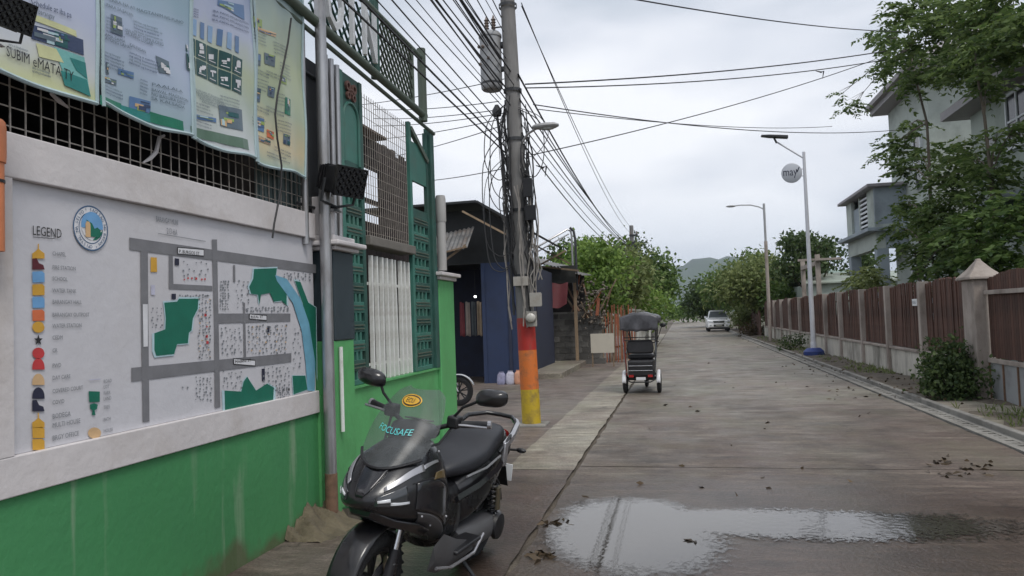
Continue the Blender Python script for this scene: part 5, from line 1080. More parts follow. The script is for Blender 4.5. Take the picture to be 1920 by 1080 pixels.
MB().box(-.31, -.3, -.1, .1, .30, .36).build('bumper_plate', M_trike, et, world=False); MB().tube([(-.33, -.28, .3), (-.36, -.2, .26), (-.36, .2, .26), (-.33, .28, .3)], .014, 6).build('bumper', M_black, et, world=False, smooth=True)

# ================================================================== LEFT TREES
L1 = leaf_mat('leaf_bright', (.075, .15, .025), (.25, .36, .085)); L2 = leaf_mat('leaf_mid', (.045, .095, .022), (.155, .23, .065)); L3 = leaf_mat('leaf_dark', (.028, .055, .02), (.10, .145, .05)); L4 = leaf_mat('leaf_olive', (.10, .14, .04), (.25, .29, .115)); M_bark = pm('bark', (.10, .085, .065), .9, .3, 8., .6, 30., stretch=(1, 1, .3))
def tree(label, base, blobs, lmat, dens, L, W, seed, group, name='tree', trunk_r=.12, droop=.25, cat='tree', shell=.5):
    rg = np.random.default_rng(seed); t = thing(name, label, cat, base, group)
    b = MB(); top = np.mean([c for c, r in blobs], axis=0); bz = np.array(base, float)
    mid = bz + (top - bz) * .55; mid[:2] += rg.normal(size=2) * .15
    b.tube([tuple(bz - np.array([0, 0, .1])), tuple((bz + mid) / 2 + np.append(rg.normal(size=2) * .08, 0)), tuple(mid), tuple(top)], [trunk_r, trunk_r * .85, trunk_r * .65, trunk_r * .25], 8)
    for c, r in blobs:
        st = bz + (top - bz) * rg.uniform(.35, .75); c = np.array(c); m_ = (st + c) / 2 + rg.normal(size=3) * .12 * np.linalg.norm(c - st)
        b.tube([tuple(st), tuple(m_), tuple(c)], [trunk_r * .5, trunk_r * .3, trunk_r * .1], 6)
        for _ in range(3):
            e = c + rg.normal(size=3) * np.array(r) * .6; b.tube([tuple(m_ + (c - m_) * .6), tuple((c + e) / 2), tuple(e)], [trunk_r * .16, trunk_r * .1, trunk_r * .04], 5)
    b.build('trunk', M_bark, t, smooth=True); add_leaves('crown', blob_leaves(blobs, dens, L, W, rg, droop, shell), lmat, t); return t
def rblobs(px, py, Y, wpx, hpx, n, seed, dy=1.5):
    """n leaf masses filling the region the crown takes up, each at its own depth"""
    rg = random.Random(seed); out = []; k = Y / F
    for i in range(n):
        a = rg.uniform(0, 2 * math.pi); q = math.sqrt(rg.random()) * .72
        y = Y + rg.uniform(-dy, dy); c = AY(px + wpx / 2 * q * math.cos(a), py + hpx / 2 * q * math.sin(a), y); r = rg.uniform(.28, .46) * min(wpx, hpx * 1.2) * k * .75
        out.append((c, (r * 1.1, r * 1.1, r * .85)))
    return out
GL = 'trees along the left roadside'
tree('bright green tree right behind the shack mast', (-4.6, 31, 0), rblobs(1100, 515, 31, 130, 130, 14, 1), L1, 620, .20, .13, 1, GL)
tree('dark tree peeping over the shack roof', (-6.2, 34, 0), rblobs(1068, 478, 34, 80, 64, 7, 2), L3, 480, .22, .14, 2, GL)
tree('pale olive tree in front of the distant pole', (-4.3, 38, 0), rblobs(1165, 525, 38, 120, 130, 13, 3), L4, 480, .24, .15, 3, GL)
tree('tall dark round tree to the right of the distant pole', (-3.6, 50, 0), rblobs(1216, 530, 50, 84, 140, 14, 4, 2.), L2, 420, .30, .18, 4, GL)
tree('low bright bush tree over the white roadside walls', (-3.0, 42, 0), rblobs(1212, 572, 42, 90, 64, 9, 5), L1, 480, .22, .14, 5, GL)
tree('bare topped tree with dark twigs around the distant pole', (-3.4, 47, 0), rblobs(1180, 485, 46, 80, 70, 8, 6), L3, 280, .22, .12, 6, GL)
tree('bright green tree low behind the scrap timber', (-3.9, 33, 0), rblobs(1130, 560, 33, 100, 60, 7, 7), L1, 560, .20, .13, 7, GL)
tree('far green tree at the left where the lane ends', (-3.2, 75, 0), rblobs(1256, 582, 75, 26, 30, 4, 8, 2.), L2, 300, .40, .24, 8, GL)
# ================================================================== FENCE ON THE RIGHT
M_picket = pm('red_brown_picket', c255(86, 60, 50), .8, .45, 6., .3, 40., rv=.28, stretch=(1, 1, .3), dirt=c255(60, 44, 40), dirt_amt=.5, dscale=2.)
M_post = pm('fence_concrete', c255(162, 152, 144), .85, .15, 5., .3, 50., dirt=c255(88, 78, 70), dirt_amt=.7, dscale=1.8, stretch=(1, 1, .5))
M_lowwall = pm('fence_low_wall', c255(194, 190, 180), .85, .15, 4., .3, 40., dirt=c255(62, 58, 50), dirt_amt=.9, dscale=1.5, stretch=(1, 1, .4))
fx = 5.0
fn_ = thing('picket_fence', 'long fence of red brown pickets between concrete posts along the right side', 'fence', (fx, 14.6, 0))
posts = [14.55, 17.12, 19.77, 22.39, 25.3, 27.8, 30.6, 33.5, 36.45, 39.4, 42.2, 44.9, 47.6]
pk = [MB().prism([(-.012, -.039, 0), (-.012, .039, 0), (-.012, .039, h), (-.012, 0, h + .03), (-.012, -.039, h)], (.024, 0, 0)).mesh('picket', M_picket) for h in (1.36, 1.39, 1.42, 1.43)]
npk = 0; far = MB()
for i in range(len(posts) - 1):
    y0, y1 = posts[i], posts[i + 1]
    if i: MB().box(fx - .13, fx + .07, y0 - .075, y0 + .075, -.05, 2.17).build('post', M_post, fn_, bevel=.012)
    a, c = y0 + .077, y1 - .077
    MB().box(fx - .06, fx + .06, a, c, -.05, .66).build('low_wall', M_lowwall, fn_); MB().box(fx - .10, fx + .10, a, c, .662, .72).build('coping', M_post, fn_, bevel=.01)
    for z in (1.0, 1.85): MB().box(fx + .02, fx + .05, a, c, z, z + .05).build('rail', M_rust, fn_)
    n = int((c - a) / .083)
    for k in range(n):
        t_ = (k + .5) / n; y = a + (c - a) * t_; h = 3 - int(abs(t_ - .5) * 7.9); h = max(0, min(3, h))
        if i < 8 and npk < 298:
            o = bpy.data.objects.new('picket', pk[h]); COL.objects.link(o); attach(o, fn_); o.location = (fx + random.uniform(-.008, .008), y, .735); o.rotation_euler = (R(random.uniform(-.8, .8)), R(random.uniform(-1, 1)), R(random.uniform(-3, 3))); npk += 1
        else: far.box(fx - .012, fx + .012, y - .036, y + .036, .735, .735 + 1.34 + .05 * h)
tag(far.build('picket_rest', M_picket, fn_), kind='stuff')
sn = thing('fence_notice', 'small white notice plate tied to the pickets', 'notice', AX(1715, 567, fx - .03)); 
MB().box(-.006, .006, -.17, .17, -.075, .075).build('plate', M_letter, sn, world=False, bevel=.003)
o = text_mesh('FOR SALE', .085, lambda u, v: (-.0085, -u + .14, v - .03), 'lettering', I_slate, sn, squash=.68); o.matrix_parent_inverse = Matrix.Identity(4)
gp = thing('gate_pillar', 'tall concrete gate pillar with a pyramid cap', 'pillar', (fx, 14.1, 0))
MB().box(fx - .19, fx + .19, 13.9, 14.44, -.05, 2.08).build('shaft', M_post, gp, bevel=.015); MB().box(fx - .26, fx + .26, 13.83, 14.51, 2.082, 2.13).build('collar', M_post, gp, bevel=.012)
MB().loft([[(fx + s * x, 14.17 + s * y * 1.25, z) for x, y in ((-.25, -.25), (.25, -.25), (.25, .25), (-.25, .25))] for s, z in ((1, 2.132), (.55, 2.26), (.16, 2.40), (.1, 2.44))]).build('pyramid_cap', M_post, gp)
gt = thing('slatted_gate', 'brown slatted gate with pale rails beside the gate pillar', 'gate', (fx, 12, 0))
for z in (.70, 1.82): MB().box(fx - .05, fx + .0, 9.6, 13.88, z, z + .07).build('rail', M_post, gt, bevel=.006)
gsl = MB().box(-.012, .012, -.04, .04, 0, 1.28).mesh('slat', M_picket)
for k in range(46):
    o = bpy.data.objects.new('slat', gsl); COL.objects.link(o); attach(o, gt); o.location = (fx + .02, 13.82 - k * .092, .78 + random.uniform(-.01, .01)); o.scale.z = 1.02 + .08 * math.sin(k * .14)
M_gpan = pm('gate_grey_panel', c255(150, 152, 154), .6, .12, 4., .1, dirt=c255(84, 78, 72), dirt_amt=.6, dscale=2.)
for k in range(8): MB().box(fx - .015, fx + .015, 13.86 - (k + 1) * .53 + .012, 13.86 - k * .53 - .012, .10, .69).build('lower_panel', M_gpan, gt, bevel=.004)
for k in range(9): MB().box(fx - .04, fx - .016, 13.86 - k * .53 - .012, 13.86 - k * .53 + .012, .1, .69).build('panel_batten', M_rust, gt)

# ================================================================== STREET LAMPS
M_lampw = pm('lamp_white', c255(206, 208, 214), .4, .06, 4., .03, dirt=c255(150, 150, 150), dirt_amt=.4, dscale=2.)
sl = thing('solar_street_lamp', 'tall white solar street lamp with a round sign and blue foot', 'street lamp', (4.45, 27.5, 0))
MB().tube([(4.45, 27.5, .5), (4.45, 27.5, 7.15)], [.085, .05], 14).build('pole', M_lampw, sl, smooth=True)
MB().lathe([(.34, -.02), (.34, .2), (.24, .3), (.20, .32)], (4.45, 27.5, 0), 20).build('blue_foot', pm('blue_paint', c255(40, 62, 128), .6, .15, 4., .1, dirt=c255(70, 66, 60), dirt_amt=.5, dscale=3.), sl, smooth=40); MB().lathe([(.1, .32), (.1, .5), (.08, .55)], (4.45, 27.5, 0), 14).build('sleeve', M_lampw, sl, smooth=True)
tipq = AY(1456, 262, 27.5); MB().tube([(4.45, 27.5, 6.92), (tipq[0], 27.5, tipq[2] - .08)], .028, 10).build('arm', M_lampw, sl, smooth=True)
l0 = AY(1427, 255, 27.5); l1 = AY(1477, 257, 27.5)
MB().loft([[(l0[0] + (l1[0] - l0[0]) * t_, 27.5 + y, l0[2] + (l1[2] - l0[2]) * t_ + z) for y, z in ((-w, -h), (w, -h), (w, h), (-w, h))] for t_, w, h in ((0, .1, .025), (.3, .15, .035), (.75, .15, .04), (1, .11, .05))]).build('solar_head', M_darkmetal, sl, bevel=.008); MB().bar((tipq[0], 27.5, tipq[2] - .12), (tipq[0] - .12, 27.5, l0[2] - .02), .05, .06).build('head_bracket', M_darkmetal, sl)
dq = AY(1484, 325, 27.5); md_ = MB().lathe([(.33, -.03), (.345, -.02), (.345, .02), (.33, .03)], (dq[0], 27.45, dq[2]), 32, 'y').build('round_sign', pm('sign_grey', c255(178, 182, 190), .4, .05, 4., 0), sl, smooth=40)
for (tx_, sx, dx, dz, ss) in (('may', .40, -.30, -.09, .74),):
    o = text_mesh(tx_, sx, lambda u, v: (dq[0] + dx + u * ss, 27.415, dq[2] + dz + v), 'lettering', I_navy, sl)
o = MB().add([(dq[0] + a, 27.414, dq[2] + c) for a, c in ((.13, .10), (.19, .0), (.27, .2), (.22, .17), (.19, .08), (.165, .12))], [tuple(range(6))]).build('tick_mark', I_navy, sl)
for z in (.2, -.2): MB().bar((dq[0] + .28, 27.46, dq[2] + z * .6), (4.42, 27.5, dq[2] + z * .6), .02, .03).build('sign_bracket', M_lampw, sl)
s2 = thing('curved_street_lamp', 'older street lamp with a thin curved arm farther along the fence', 'street lamp', (4.45, 40.2, 0)); za = 7.1
MB().tube([(4.45, 40.2, -.05), (4.45, 40.2, 5.2)], .085, 12).build('pole', M_post, s2, smooth=True); MB().tube([(4.45, 40.2, 5.2), (4.45, 40.2, 7.15)], .06, 12).build('upper_pole', M_trafo, s2, smooth=True)
MB().tube([(4.45, 40.2, 6.85), (4.2, 40.2, 7.0), (3.8, 40.2, 7.12), (3.3, 40.2, 7.15), (3.0, 40.2, 7.13)], .03, 8).build('curved_arm', M_trafo, s2, smooth=True); MB().ball((2.82, 40.2, 7.12), (.26, .1, .06)).build('lamp_head', M_trafo, s2, smooth=True)

# ================================================================== HOUSES ON THE RIGHT
M_hA = pm('house_grey_green', c255(176, 184, 178), .8, .08, 2., .15, 30., dirt=c255(96, 104, 98), dirt_amt=.6, dscale=.8); M_hAd = pm('house_grey_blue', c255(150, 160, 168), .8, .08, 2., .15, 30., dirt=c255(90, 98, 100), dirt_amt=.6, dscale=.8)
M_roofh = pm('roof_grey', c255(140, 136, 138), .6, .12, 3., .1); M_glass = pm('window_dark_glass', (.012, .014, .018), .08, .3, 3., 0); M_frm = pm('window_frame_white', c255(214, 218, 222), .5, .05, 5., 0); M_hB = pm('house_pale_green', c255(170, 180, 172), .8, .08, 2., .12, 30., dirt=c255(110, 116, 108), dirt_amt=.6, dscale=.8)
hA = thing('grey_house', 'grey green two storey house with a square corner porch', 'house', (10, 34, 0))
MB().box(8.06, 17, 26.2, 30.7, 0, 9.3).build('main_wall', M_hA, hA)
# wide hip roof with thick layered eaves
MB().loft([[(12.5 + sx * w, 28.3 + sy * l, z) for sx, sy in ((-1, -1), (1, -1), (1, 1), (-1, 1))] for w, l, z in ((4.5, 2.45, 9.0), (4.95, 2.9, 9.05), (4.95, 2.9, 9.25), (5.1, 3.05, 9.27), (5.1, 3.05, 9.45), (3.2, 1.2, 10.6), (2.2, .2, 11.2))]).build('roof', M_roofh, hA)
MB().box(7.96, 8.058, 26.2, 28.98, 4.35, 4.55).build('string_course', M_hAd, hA)
def window(parent, X, y0, y1, z0, z1, nx, nz, frame=M_frm, d=.05):
    w = MB().box(X - d, X - d + .012, y0 + .05, y1 - .05, z0 + .05, z1 - .05).build('window', M_glass, parent)
    b = MB().box(X - d - .04, X, y0, y1, z0, z0 + .07).box(X - d - .04, X, y0, y1, z1 - .07, z1).box(X - d - .04, X, y0, y0 + .07, z0 + .07, z1 - .07).box(X - d - .04, X, y1 - .07, y1, z0 + .07, z1 - .07)
    for k in range(1, nx): yy = y0 + (y1 - y0) * k / nx; b.box(X - d - .03, X - .002, yy - .03, yy + .03, z0 + .07, z1 - .07)
    for k in range(1, nz): zz = z0 + (z1 - z0) * k / nz; b.box(X - d - .025, X - .004, y0 + .07, y1 - .07, zz - .025, zz + .025)
    f = b.build('frame', frame, parent); f.parent = w; f.matrix_parent_inverse = Matrix.Identity(4); return w
window(hA, 8.06, 26.9, 27.7, 5.6, 7.4, 1, 2); window(hA, 8.06, 26.8, 27.4, .3, 2.7, 1, 2); window(hA, 8.06, 28.2, 28.6, .3, 3.0, 1, 2)
# corner room carried on columns
MB().box(7.0, 10.5, 29.0, 29.14, 4.62, 5.95).build('porch_side_wall', M_hAd, hA); MB().box(7.0, 10.5, 33.46, 33.6, 4.62, 5.95).build('porch_side_wall', M_hA, hA); MB().box(8.055, 8.2, 30.72, 33.45, 4.62, 5.95).build('porch_back_wall', M_hAd, hA)
MB().box(6.72, 10.6, 28.72, 33.9, 5.952, 6.07).build('porch_roof', M_roofh, hA, bevel=.02); MB().box(6.66, 8.05, 28.72, 33.88, 4.36, 4.50).build('porch_floor_slab', M_hAd, hA, bevel=.02); MB().box(6.95, 8.04, 28.95, 33.65, 4.502, 4.618).build('porch_kerb', M_hA, hA)
MB().box(7.0, 7.14, 29.142, 30.1, 4.622, 5.95).build('porch_pier', M_hA, hA); MB().box(7.0, 7.14, 32.7, 33.458, 4.622, 5.95).build('porch_pier', M_hA, hA); MB().box(7.02, 7.1, 31.35, 31.5, 4.622, 5.95).build('porch_pier', M_hA, hA)
for k in range(7): MB().box(7.03, 7.11, 30.12, 31.33, 4.72 + k * .17, 4.79 + k * .17).build('louvre', M_frm, hA)
MB().box(7.09, 7.12, 31.52, 32.68, 4.63, 5.6).build('parapet_panel', M_hAd, hA)
for y in (29.0, 33.2): MB().box(7.0, 7.4, y, y + .4, 0, 3.748).build('porch_column', M_hAd, hA, bevel=.02)
MB().box(7.0, 7.3, 29.0, 33.6, 3.75, 4.355).build('porch_beam', M_hA, hA); MB().box(7.302, 8.04, 29.0, 29.3, 3.75, 4.355).build('porch_beam', M_hAd, hA)
hB = thing('pale_house', 'pale green house with white window frames at the right edge', 'house', (10, 19, 0))
MB().box(8.5, 16, 12, 24.0, 0, 7.3).build('main_wall', M_hB, hB)
MB().loft([[(12.2 + sx * w, 18. + sy * l, z) for sx, sy in ((-1, -1), (1, -1), (1, 1), (-1, 1))] for w, l, z in ((3.7, 6.0, 7.1), (4.3, 6.6, 7.15), (4.3, 6.6, 7.4), (1.2, 3, 9.2))]).build('roof', M_roofh, hB)
window(hB, 8.5, 19.6, 21.5, 5.55, 7.0, 3, 2); window(hB, 8.5, 22.2, 22.9, 4.7, 6.2, 1, 1, M_hB); window(hB, 8.5, 16.2, 18.2, 5.0, 6.7, 3, 2); window(hB, 8.5, 16.5, 18.0, 1.2, 2.8, 3, 6, M_hB)
MB().box(7.5, 8.498, 15.0, 21.6, 4.05, 4.18).build('canopy_slab', M_hAd, hB, bevel=.015); MB().box(7.55, 7.65, 15.05, 21.55, 4.182, 4.75).build('canopy_parapet', M_hB, hB); MB().box(7.55, 7.75, 21.2, 21.45, 0, 4.05).build('canopy_column', M_hB, hB); MB().box(7.6, 8.498, 15.0, 21.5, 3.62, 3.72).build('awning_edge', pm('awning_green', c255(70, 120, 84), .6, .1, 4., .05), hB)
# low farther roofs behind the fence
for i, (x0, x1, y0, y1, zw, zr, c, lb) in enumerate(((6.6, 12.5, 43, 50, 3.0, 3.6, c255(150, 160, 150), 'low pale shed roof behind the fence left of the grey house'), (7.5, 14, 56, 63, 3.6, 4.4, c255(110, 130, 120), 'long green grey roof farther behind the fence'))):
    t = thing('low_house', lb, 'house', ((x0 + x1) / 2, y0, 0)); MB().box(x0 + .3, x1 - .3, y0 + .3, y1 - .3, 0, zw).build('wall', M_hB, t)
    m = pm('lowroof_%d' % i, c, .6, .15, 3., .1, dirt=c255(120, 90, 70), dirt_amt=.4, dscale=1.)
    b = MB(); b.prism([(x0, y0, zw), (x1, y0, zw), (x1, (y0 + y1) / 2, zr), (x0, (y0 + y1) / 2, zr)], (0, 0, .08)); b.build('roof', m, t); b = MB(); b.prism([(x0, y1, zw), (x1, y1, zw), (x1, (y0 + y1) / 2 + .002, zr), (x0, (y0 + y1) / 2 + .002, zr)], (0, 0, .08)); b.build('roof', m, t)
    MB().box(x0 + .25, x0 + .298, y0 + 1.5, y0 + 3, .9, 2.2).build('window', M_glass, t)
gpn = thing('concrete_posts', 'tall unfinished concrete post frame behind the fence', 'frame', (6.4, 38, 0))
for y in (37.2, 41.5): MB().box(6.3, 6.5, y, y + .2, 0, 4.2).build('post', M_post, gpn)
MB().box(6.3, 6.5, 37.402, 41.498, 3.7, 3.9).build('beam', M_post, gpn); MB().box(5.5, 7.4, 37.0, 37.18, 3.9, 4.0).build('slab_edge', M_post, gpn)

# ================================================================== PICKUP
pk_ = thing('pickup_truck', 'white pickup truck facing the camera far down the lane', 'pickup', (3.12, 64.5, 0), rz=R(-90))
M_carw = pm('car_white', c255(240, 241, 242), .3, .03, 3., 0, coat=.5); M_head = pm('headlamp', (.55, .57, .6), .12, .15, 14., 0); M_grille = pm('grille_black', (.012, .012, .013), .4, .2, 8., 0)
def crs(x, w, z0, z1, r=.1): return [(x, -w, z0), (x, w, z0), (x, w, z1 - r), (x, w - r, z1), (x, -w + r, z1), (x, -w, z1 - r)]
MB().loft([crs(0, .86, .42, .86, .12), crs(-.08, .90, .34, .98, .1), crs(-.5, .91, .3, 1.05, .1), crs(-1.25, .915, .3, 1.12, .09), crs(-3.0, .915, .3, 1.14, .09), crs(-3.1, .915, .34, 1.14, .05), crs(-5.1, .91, .38, 1.14, .05)]).build('body', M_carw, pk_, world=False, smooth=35, bevel=.02)
MB().loft([crs(-1.15, .86, 1.12, 1.16, .03), crs(-1.75, .72, 1.12, 1.70, .1), crs(-2.1, .70, 1.12, 1.78, .1), crs(-2.8, .70, 1.12, 1.76, .1), crs(-3.15, .80, 1.12, 1.3, .08)]).build('cabin', M_carw, pk_, world=False, smooth=35)
MB().add([(-1.17, -.76, 1.175), (-1.17, .76, 1.175), (-1.715, .60, 1.655), (-1.715, -.60, 1.655)], [(0, 1, 2, 3)]).build('windscreen', pm('windscreen_glass', (.16, .18, .19), .06, .15, 2., 0), pk_, world=False, solid=.03)
for s in (-1, 1):
    MB().add([(-1.5, s * .80, 1.2), (-2.9, s * .775, 1.2), (-2.75, s * .72, 1.62), (-1.85, s * .735, 1.62)], [(0, 1, 2, 3)]).build('side_window', M_glass, pk_, world=False, solid=.02)
    MB().loft([[(x, s * y, z) for y, z in ((.46, z0), (.85, z0 + .05), (.86, z1), (.5, z1 - .08))] for x, z0, z1 in ((.015, .74, .92), (-.1, .74, .93))]).build('headlight', M_head, pk_, world=False)
    MB().ball((.02, s * .66, .55), (.03, .1, .06)).build('fog_lamp', M_head, pk_, world=False, smooth=True); MB().box(-1.45, -1.3, s * .93, s * 1.12, 1.14, 1.30).build('mirror', M_grille if s > 0 else M_carw, pk_, world=False, bevel=.02)
    for x in (-.85, -3.9): wheel(pk_, (x, s * .80, .36), .36, .25, M_tyre, M_silver, 6, 'wheel')
MB().loft([[(x, y, z) for y, z in ((-.42, .74), (.42, .74), (.48, .90), (-.48, .90))] for x in (.03, -.03)]).build('grille', M_grille, pk_, world=False); MB().box(.02, .04, -.40, .40, .80, .83).build('grille_bar', M_chrome, pk_, world=False); MB().box(.032, .045, -.07, .07, .79, .87).build('badge', M_chrome, pk_, world=False)
MB().box(-.05, .012, -.42, .42, .42, .60).build('lower_intake', M_grille, pk_, world=False); MB().box(.013, .03, -.26, .26, .46, .58).build('number_plate', pm('plate', c255(150, 150, 140), .5, .1, 5., 0), pk_, world=False); MB().box(-.3, -.02, -.75, .75, .2, .33).build('skid_plate', M_grille, pk_, world=False)
MB().tube([(-.9, .78, 1.12), (-.95, .8, 1.9)], .008, 5).build('aerial', M_grille, pk_, world=False)

# ================================================================== RIGHT TREES AND BUSHES
GR = 'trees on the right'; L5 = leaf_mat('leaf_feather', (.05, .095, .025), (.16, .22, .07), trans=.45)
def feather_tree(label, base, trunkpts, X, clusters, lm, seed, n_per=30, flen=.5, leaflets=7, L=.165, W=.072, r=.05):
    rg = np.random.default_rng(seed); t = thing('feathery_tree', label, 'tree', base, 'feathery saplings by the grey house')
    tp = [np.array(AX(px, py, X)) for px, py in trunkpts]; tp[0][2] = 0; b = MB(); tp[0][:2] = base[:2]
    b.tube([tuple(p) for p in tp], list(np.linspace(r, r * .4, len(tp))), 8); cs = []
    for (px, py, rad, dx) in clusters:
        c = np.array(AX(px, py, X + dx)); j = min(range(len(tp)), key=lambda k: abs(tp[k][2] - (c[2] - .4))); st = tp[j]
        m_ = (st + c) / 2 + np.array([0, 0, .12]); b.tube([tuple(st), tuple(m_), tuple(c)], [r * .45, r * .3, r * .1], 5); cs.append((tuple(c), rad))
        for _ in range(4): e = c + rg.normal(size=3) * rad * .5; b.tube([tuple(m_ + (c - m_) * .5), tuple(e)], [r * .16, r * .05], 4)
    b.build('trunk', M_bark, t, smooth=True); add_leaves('crown', fronds(cs, n_per, 1.0, flen, leaflets, L, W, rg), lm, t); return t
feather_tree('feathery tree with a thin straight trunk before the grey house wall', (6.35, 19.2, 0), [(1748, 620), (1747, 480), (1744, 340), (1738, 230), (1720, 160), (1705, 90)], 6.35,
             [(1700, 20, .62, 0), (1665, 70, .45, .2), (1740, 60, .6, -.2), (1780, 20, .62, .3), (1690, 110, .5, 0), (1760, 120, .55, .2), (1715, 150, .42, -.2), (1668, 120, .34, 0), (1600, 195, .30, .1), (1575, 178, .17, 0), (1705, 235, .3, .2), (1690, 270, .42, 0), (1700, 315, .42, -.2), (1660, 290, .25, 0), (1730, 290, .35, .3)], L5, 31, 17)
feather_tree('bushy feathery tree with a crooked trunk near the pale house', (6.5, 16.4, 0), [(1872, 620), (1866, 460), (1858, 330), (1846, 220), (1832, 140), (1826, 60)], 6.5,
             [(1830, 30, .55, 0), (1880, 20, .6, .3), (1830, 90, .5, .2), (1880, 90, .6, -.2), (1800, 120, .42, 0), (1850, 150, .42, .2), (1910, 60, .55, 0), (1870, 250, .3, .2), (1795, 290, .42, .2), (1830, 300, .45, 0), (1780, 330, .45, 0), (1815, 360, .48, .3), (1860, 330, .4, 0), (1900, 240, .25, .2)], L5, 32, 17)
feather_tree('leafy sapling crowding the fence behind the notice', (6.0, 18.0, 0), [(1720, 620), (1722, 520), (1725, 450), (1730, 400)], 6.0,
             [(1700, 385, .34, 0), (1690, 430, .34, .2), (1735, 420, .42, 0), (1760, 390, .45, .2), (1715, 470, .4, -.1), (1750, 470, .45, .2), (1790, 440, .48, 0), (1770, 500, .4, 0), (1720, 505, .3, .2)], L5, 33, 19)
feather_tree('dark leafy sapling behind the gate pillar', (6.1, 15.6, 0), [(1830, 620), (1832, 540), (1836, 470), (1840, 420)], 6.1,
             [(1820, 420, .48, 0), (1860, 410, .45, .2), (1840, 460, .45, -.2), (1810, 480, .4, .2), (1880, 470, .42, 0), (1900, 400, .45, .2), (1860, 500, .35, 0)], L2, 34, 20)
feather_tree('low sapling with yellowish leaves showing through the porch', (6.2, 27.5, 0), [(1625, 620), (1628, 540)], 6.2, [(1622, 525, .45, 0), (1640, 515, .35, 0), (1610, 535, .3, 0)], L4, 35, 26)
def fl_tree(label, Y, base, tiers, lm, seed, L=.28, W=.17, dens=380):
    rg = np.random.default_rng(seed); return base
# umbrella tree with flat tiers
rg_ = random.Random(9); blobs = []
for i in range(20):
    a = rg_.uniform(-1, 1); yy_ = rg_.choice((452, 462, 474, 488, 500, 512)); wd = {452: 22, 462: 45, 474: 58, 488: 62, 500: 58, 512: 48}[yy_]
    c = AY(1510 + a * wd, yy_, 46 + rg_.uniform(-2, 2)); blobs.append((c, (.75, .75, .26)))
tree('tiered umbrella shaped tree behind the street lamps', (8.2, 46, 0), blobs, L3, 560, .26, .16, 41, GR, 'umbrella_tree', .16, .1)
tree('soft olive round tree overhanging the lane behind the curved lamp', (5.8, 52, 0), rblobs(1420, 540, 52, 130, 100, 13, 42, 2.), L4, 420, .30, .17, 42, GR)
tree('darker round tree left of the curved lamp', (5.6, 66, 0), rblobs(1380, 550, 66, 96, 88, 11, 43, 2.), L2, 360, .36, .2, 43, GR)
tree('dark green tree where the lane disappears', (4.6, 85, 0), rblobs(1328, 562, 85, 66, 60, 9, 44, 3.), L3, 300, .46, .26, 44, GR)
tree('tall olive tree top behind the curved lamp pole', (8.0, 60, 0), rblobs(1415, 500, 60, 70, 46, 7, 45, 2.), L2, 360, .32, .18, 45, GR)
tree('green tree under the porch of the grey house', (9.2, 46, 0), rblobs(1612, 500, 46, 56, 70, 7, 46, 1.), L3, 420, .26, .15, 46, GR)
tree('far hazy tree centred at the end of the lane', (.5, 130, 0), rblobs(1293, 582, 130, 44, 18, 6, 47, 3.), L2, 200, .7, .4, 47, GR)
tree('far low trees at the left of the lane end', (-4, 120, 0), rblobs(1262, 583, 120, 40, 22, 5, 48, 3.), L2, 200, .6, .36, 48, GR)
tree('green bank of trees right behind the fence end', (7.5, 58, 0), rblobs(1465, 560, 50, 70, 60, 8, 49, 2.), L2, 360, .30, .18, 49, GR)
GB = 'bushes along the right verge'
def bush(label, px, py, X, wpx, hpx, n, lm, seed, L=.09, W=.06, dens=1500):
    rg = random.Random(seed); c0 = AX(px, py, X); k = c0[1] / F; bl_ = []
    for i in range(n):
        bl_.append(((X + rg.uniform(-.3, .3) * wpx * k, c0[1] + rg.uniform(-.35, .35) * wpx * k, c0[2] + rg.uniform(-.36, .36) * hpx * k), (rg.uniform(.16, .26) * wpx * k,) * 2 + (rg.uniform(.15, .25) * hpx * k,)))
    t = thing('bush', label, 'bush', (X, c0[1], .05), GB); rgn = np.random.default_rng(seed); b = MB()
    for c, r in bl_: b.tube([(X + rgn.normal() * .05, c0[1] + rgn.normal() * .05, 0), ((X + c[0]) / 2, (c0[1] + c[1]) / 2, c[2] * .5), c], [.014, .01, .004], 5)
    b.build('stems', M_bark, t); add_leaves('foliage', blob_leaves(bl_, dens, L, W, rgn, .1, .35), lm, t)
bush('dark leafy bush growing against the gate pillar', 1790, 706, 4.55, 112, 112, 26, L3, 51, .08, .055, 3000)
bush('small dark bush beside the blue foot of the solar lamp', 1486, 645, 4.35, 44, 30, 8, L3, 52, .10, .06, 1400)
bush('pale green bush hanging over the far end of the fence', 1402, 592, 4.6, 62, 40, 12, L4, 53, .22, .12, 520)
bush('brown dry bush below the far end of the fence', 1412, 617, 4.5, 50, 26, 9, leaf_mat('leaf_dry', (.05, .04, .02), (.12, .09, .05)), 54, .18, .09, 500)
# old brown board fence at the far end
of2 = thing('board_fence', 'old dark brown board fence beyond the picket fence', 'fence', (4.8, 48, 0))
for k in range(40): y = 47.9 + k * .45; MB().box(4.75, 4.80, y, y + .36, 0, 1.5 + .25 * math.sin(k * 1.3) * math.sin(k * .7)).build('board', M_picket, of2)
# weeds on the verge
rg = np.random.default_rng(8); C = []; 
for i in range(900):
    y = 10.5 + 38 * rg.random() ** 1.6; x = 4.06 + .9 * rg.random() ** .6
    if math.sin(y * 1.3) + math.sin(y * .57 + 2) + rg.normal() * .6 > .2: C.append((x, y, .07))
C = np.array(C); C = np.repeat(C, 4, 0) + rg.normal(size=(len(C) * 4, 3)) * np.array([.03, .03, 0]); D = rg.normal(size=(len(C), 3)) * .5; D[:, 2] = .8
tag(add_leaves('verge_weeds', leaf_cards(C, D, .06 + .12 * rg.random(len(C)), .02, rg), L4, None), 'sparse weeds on the dirt verge below the fence', 'weeds', kind='stuff')
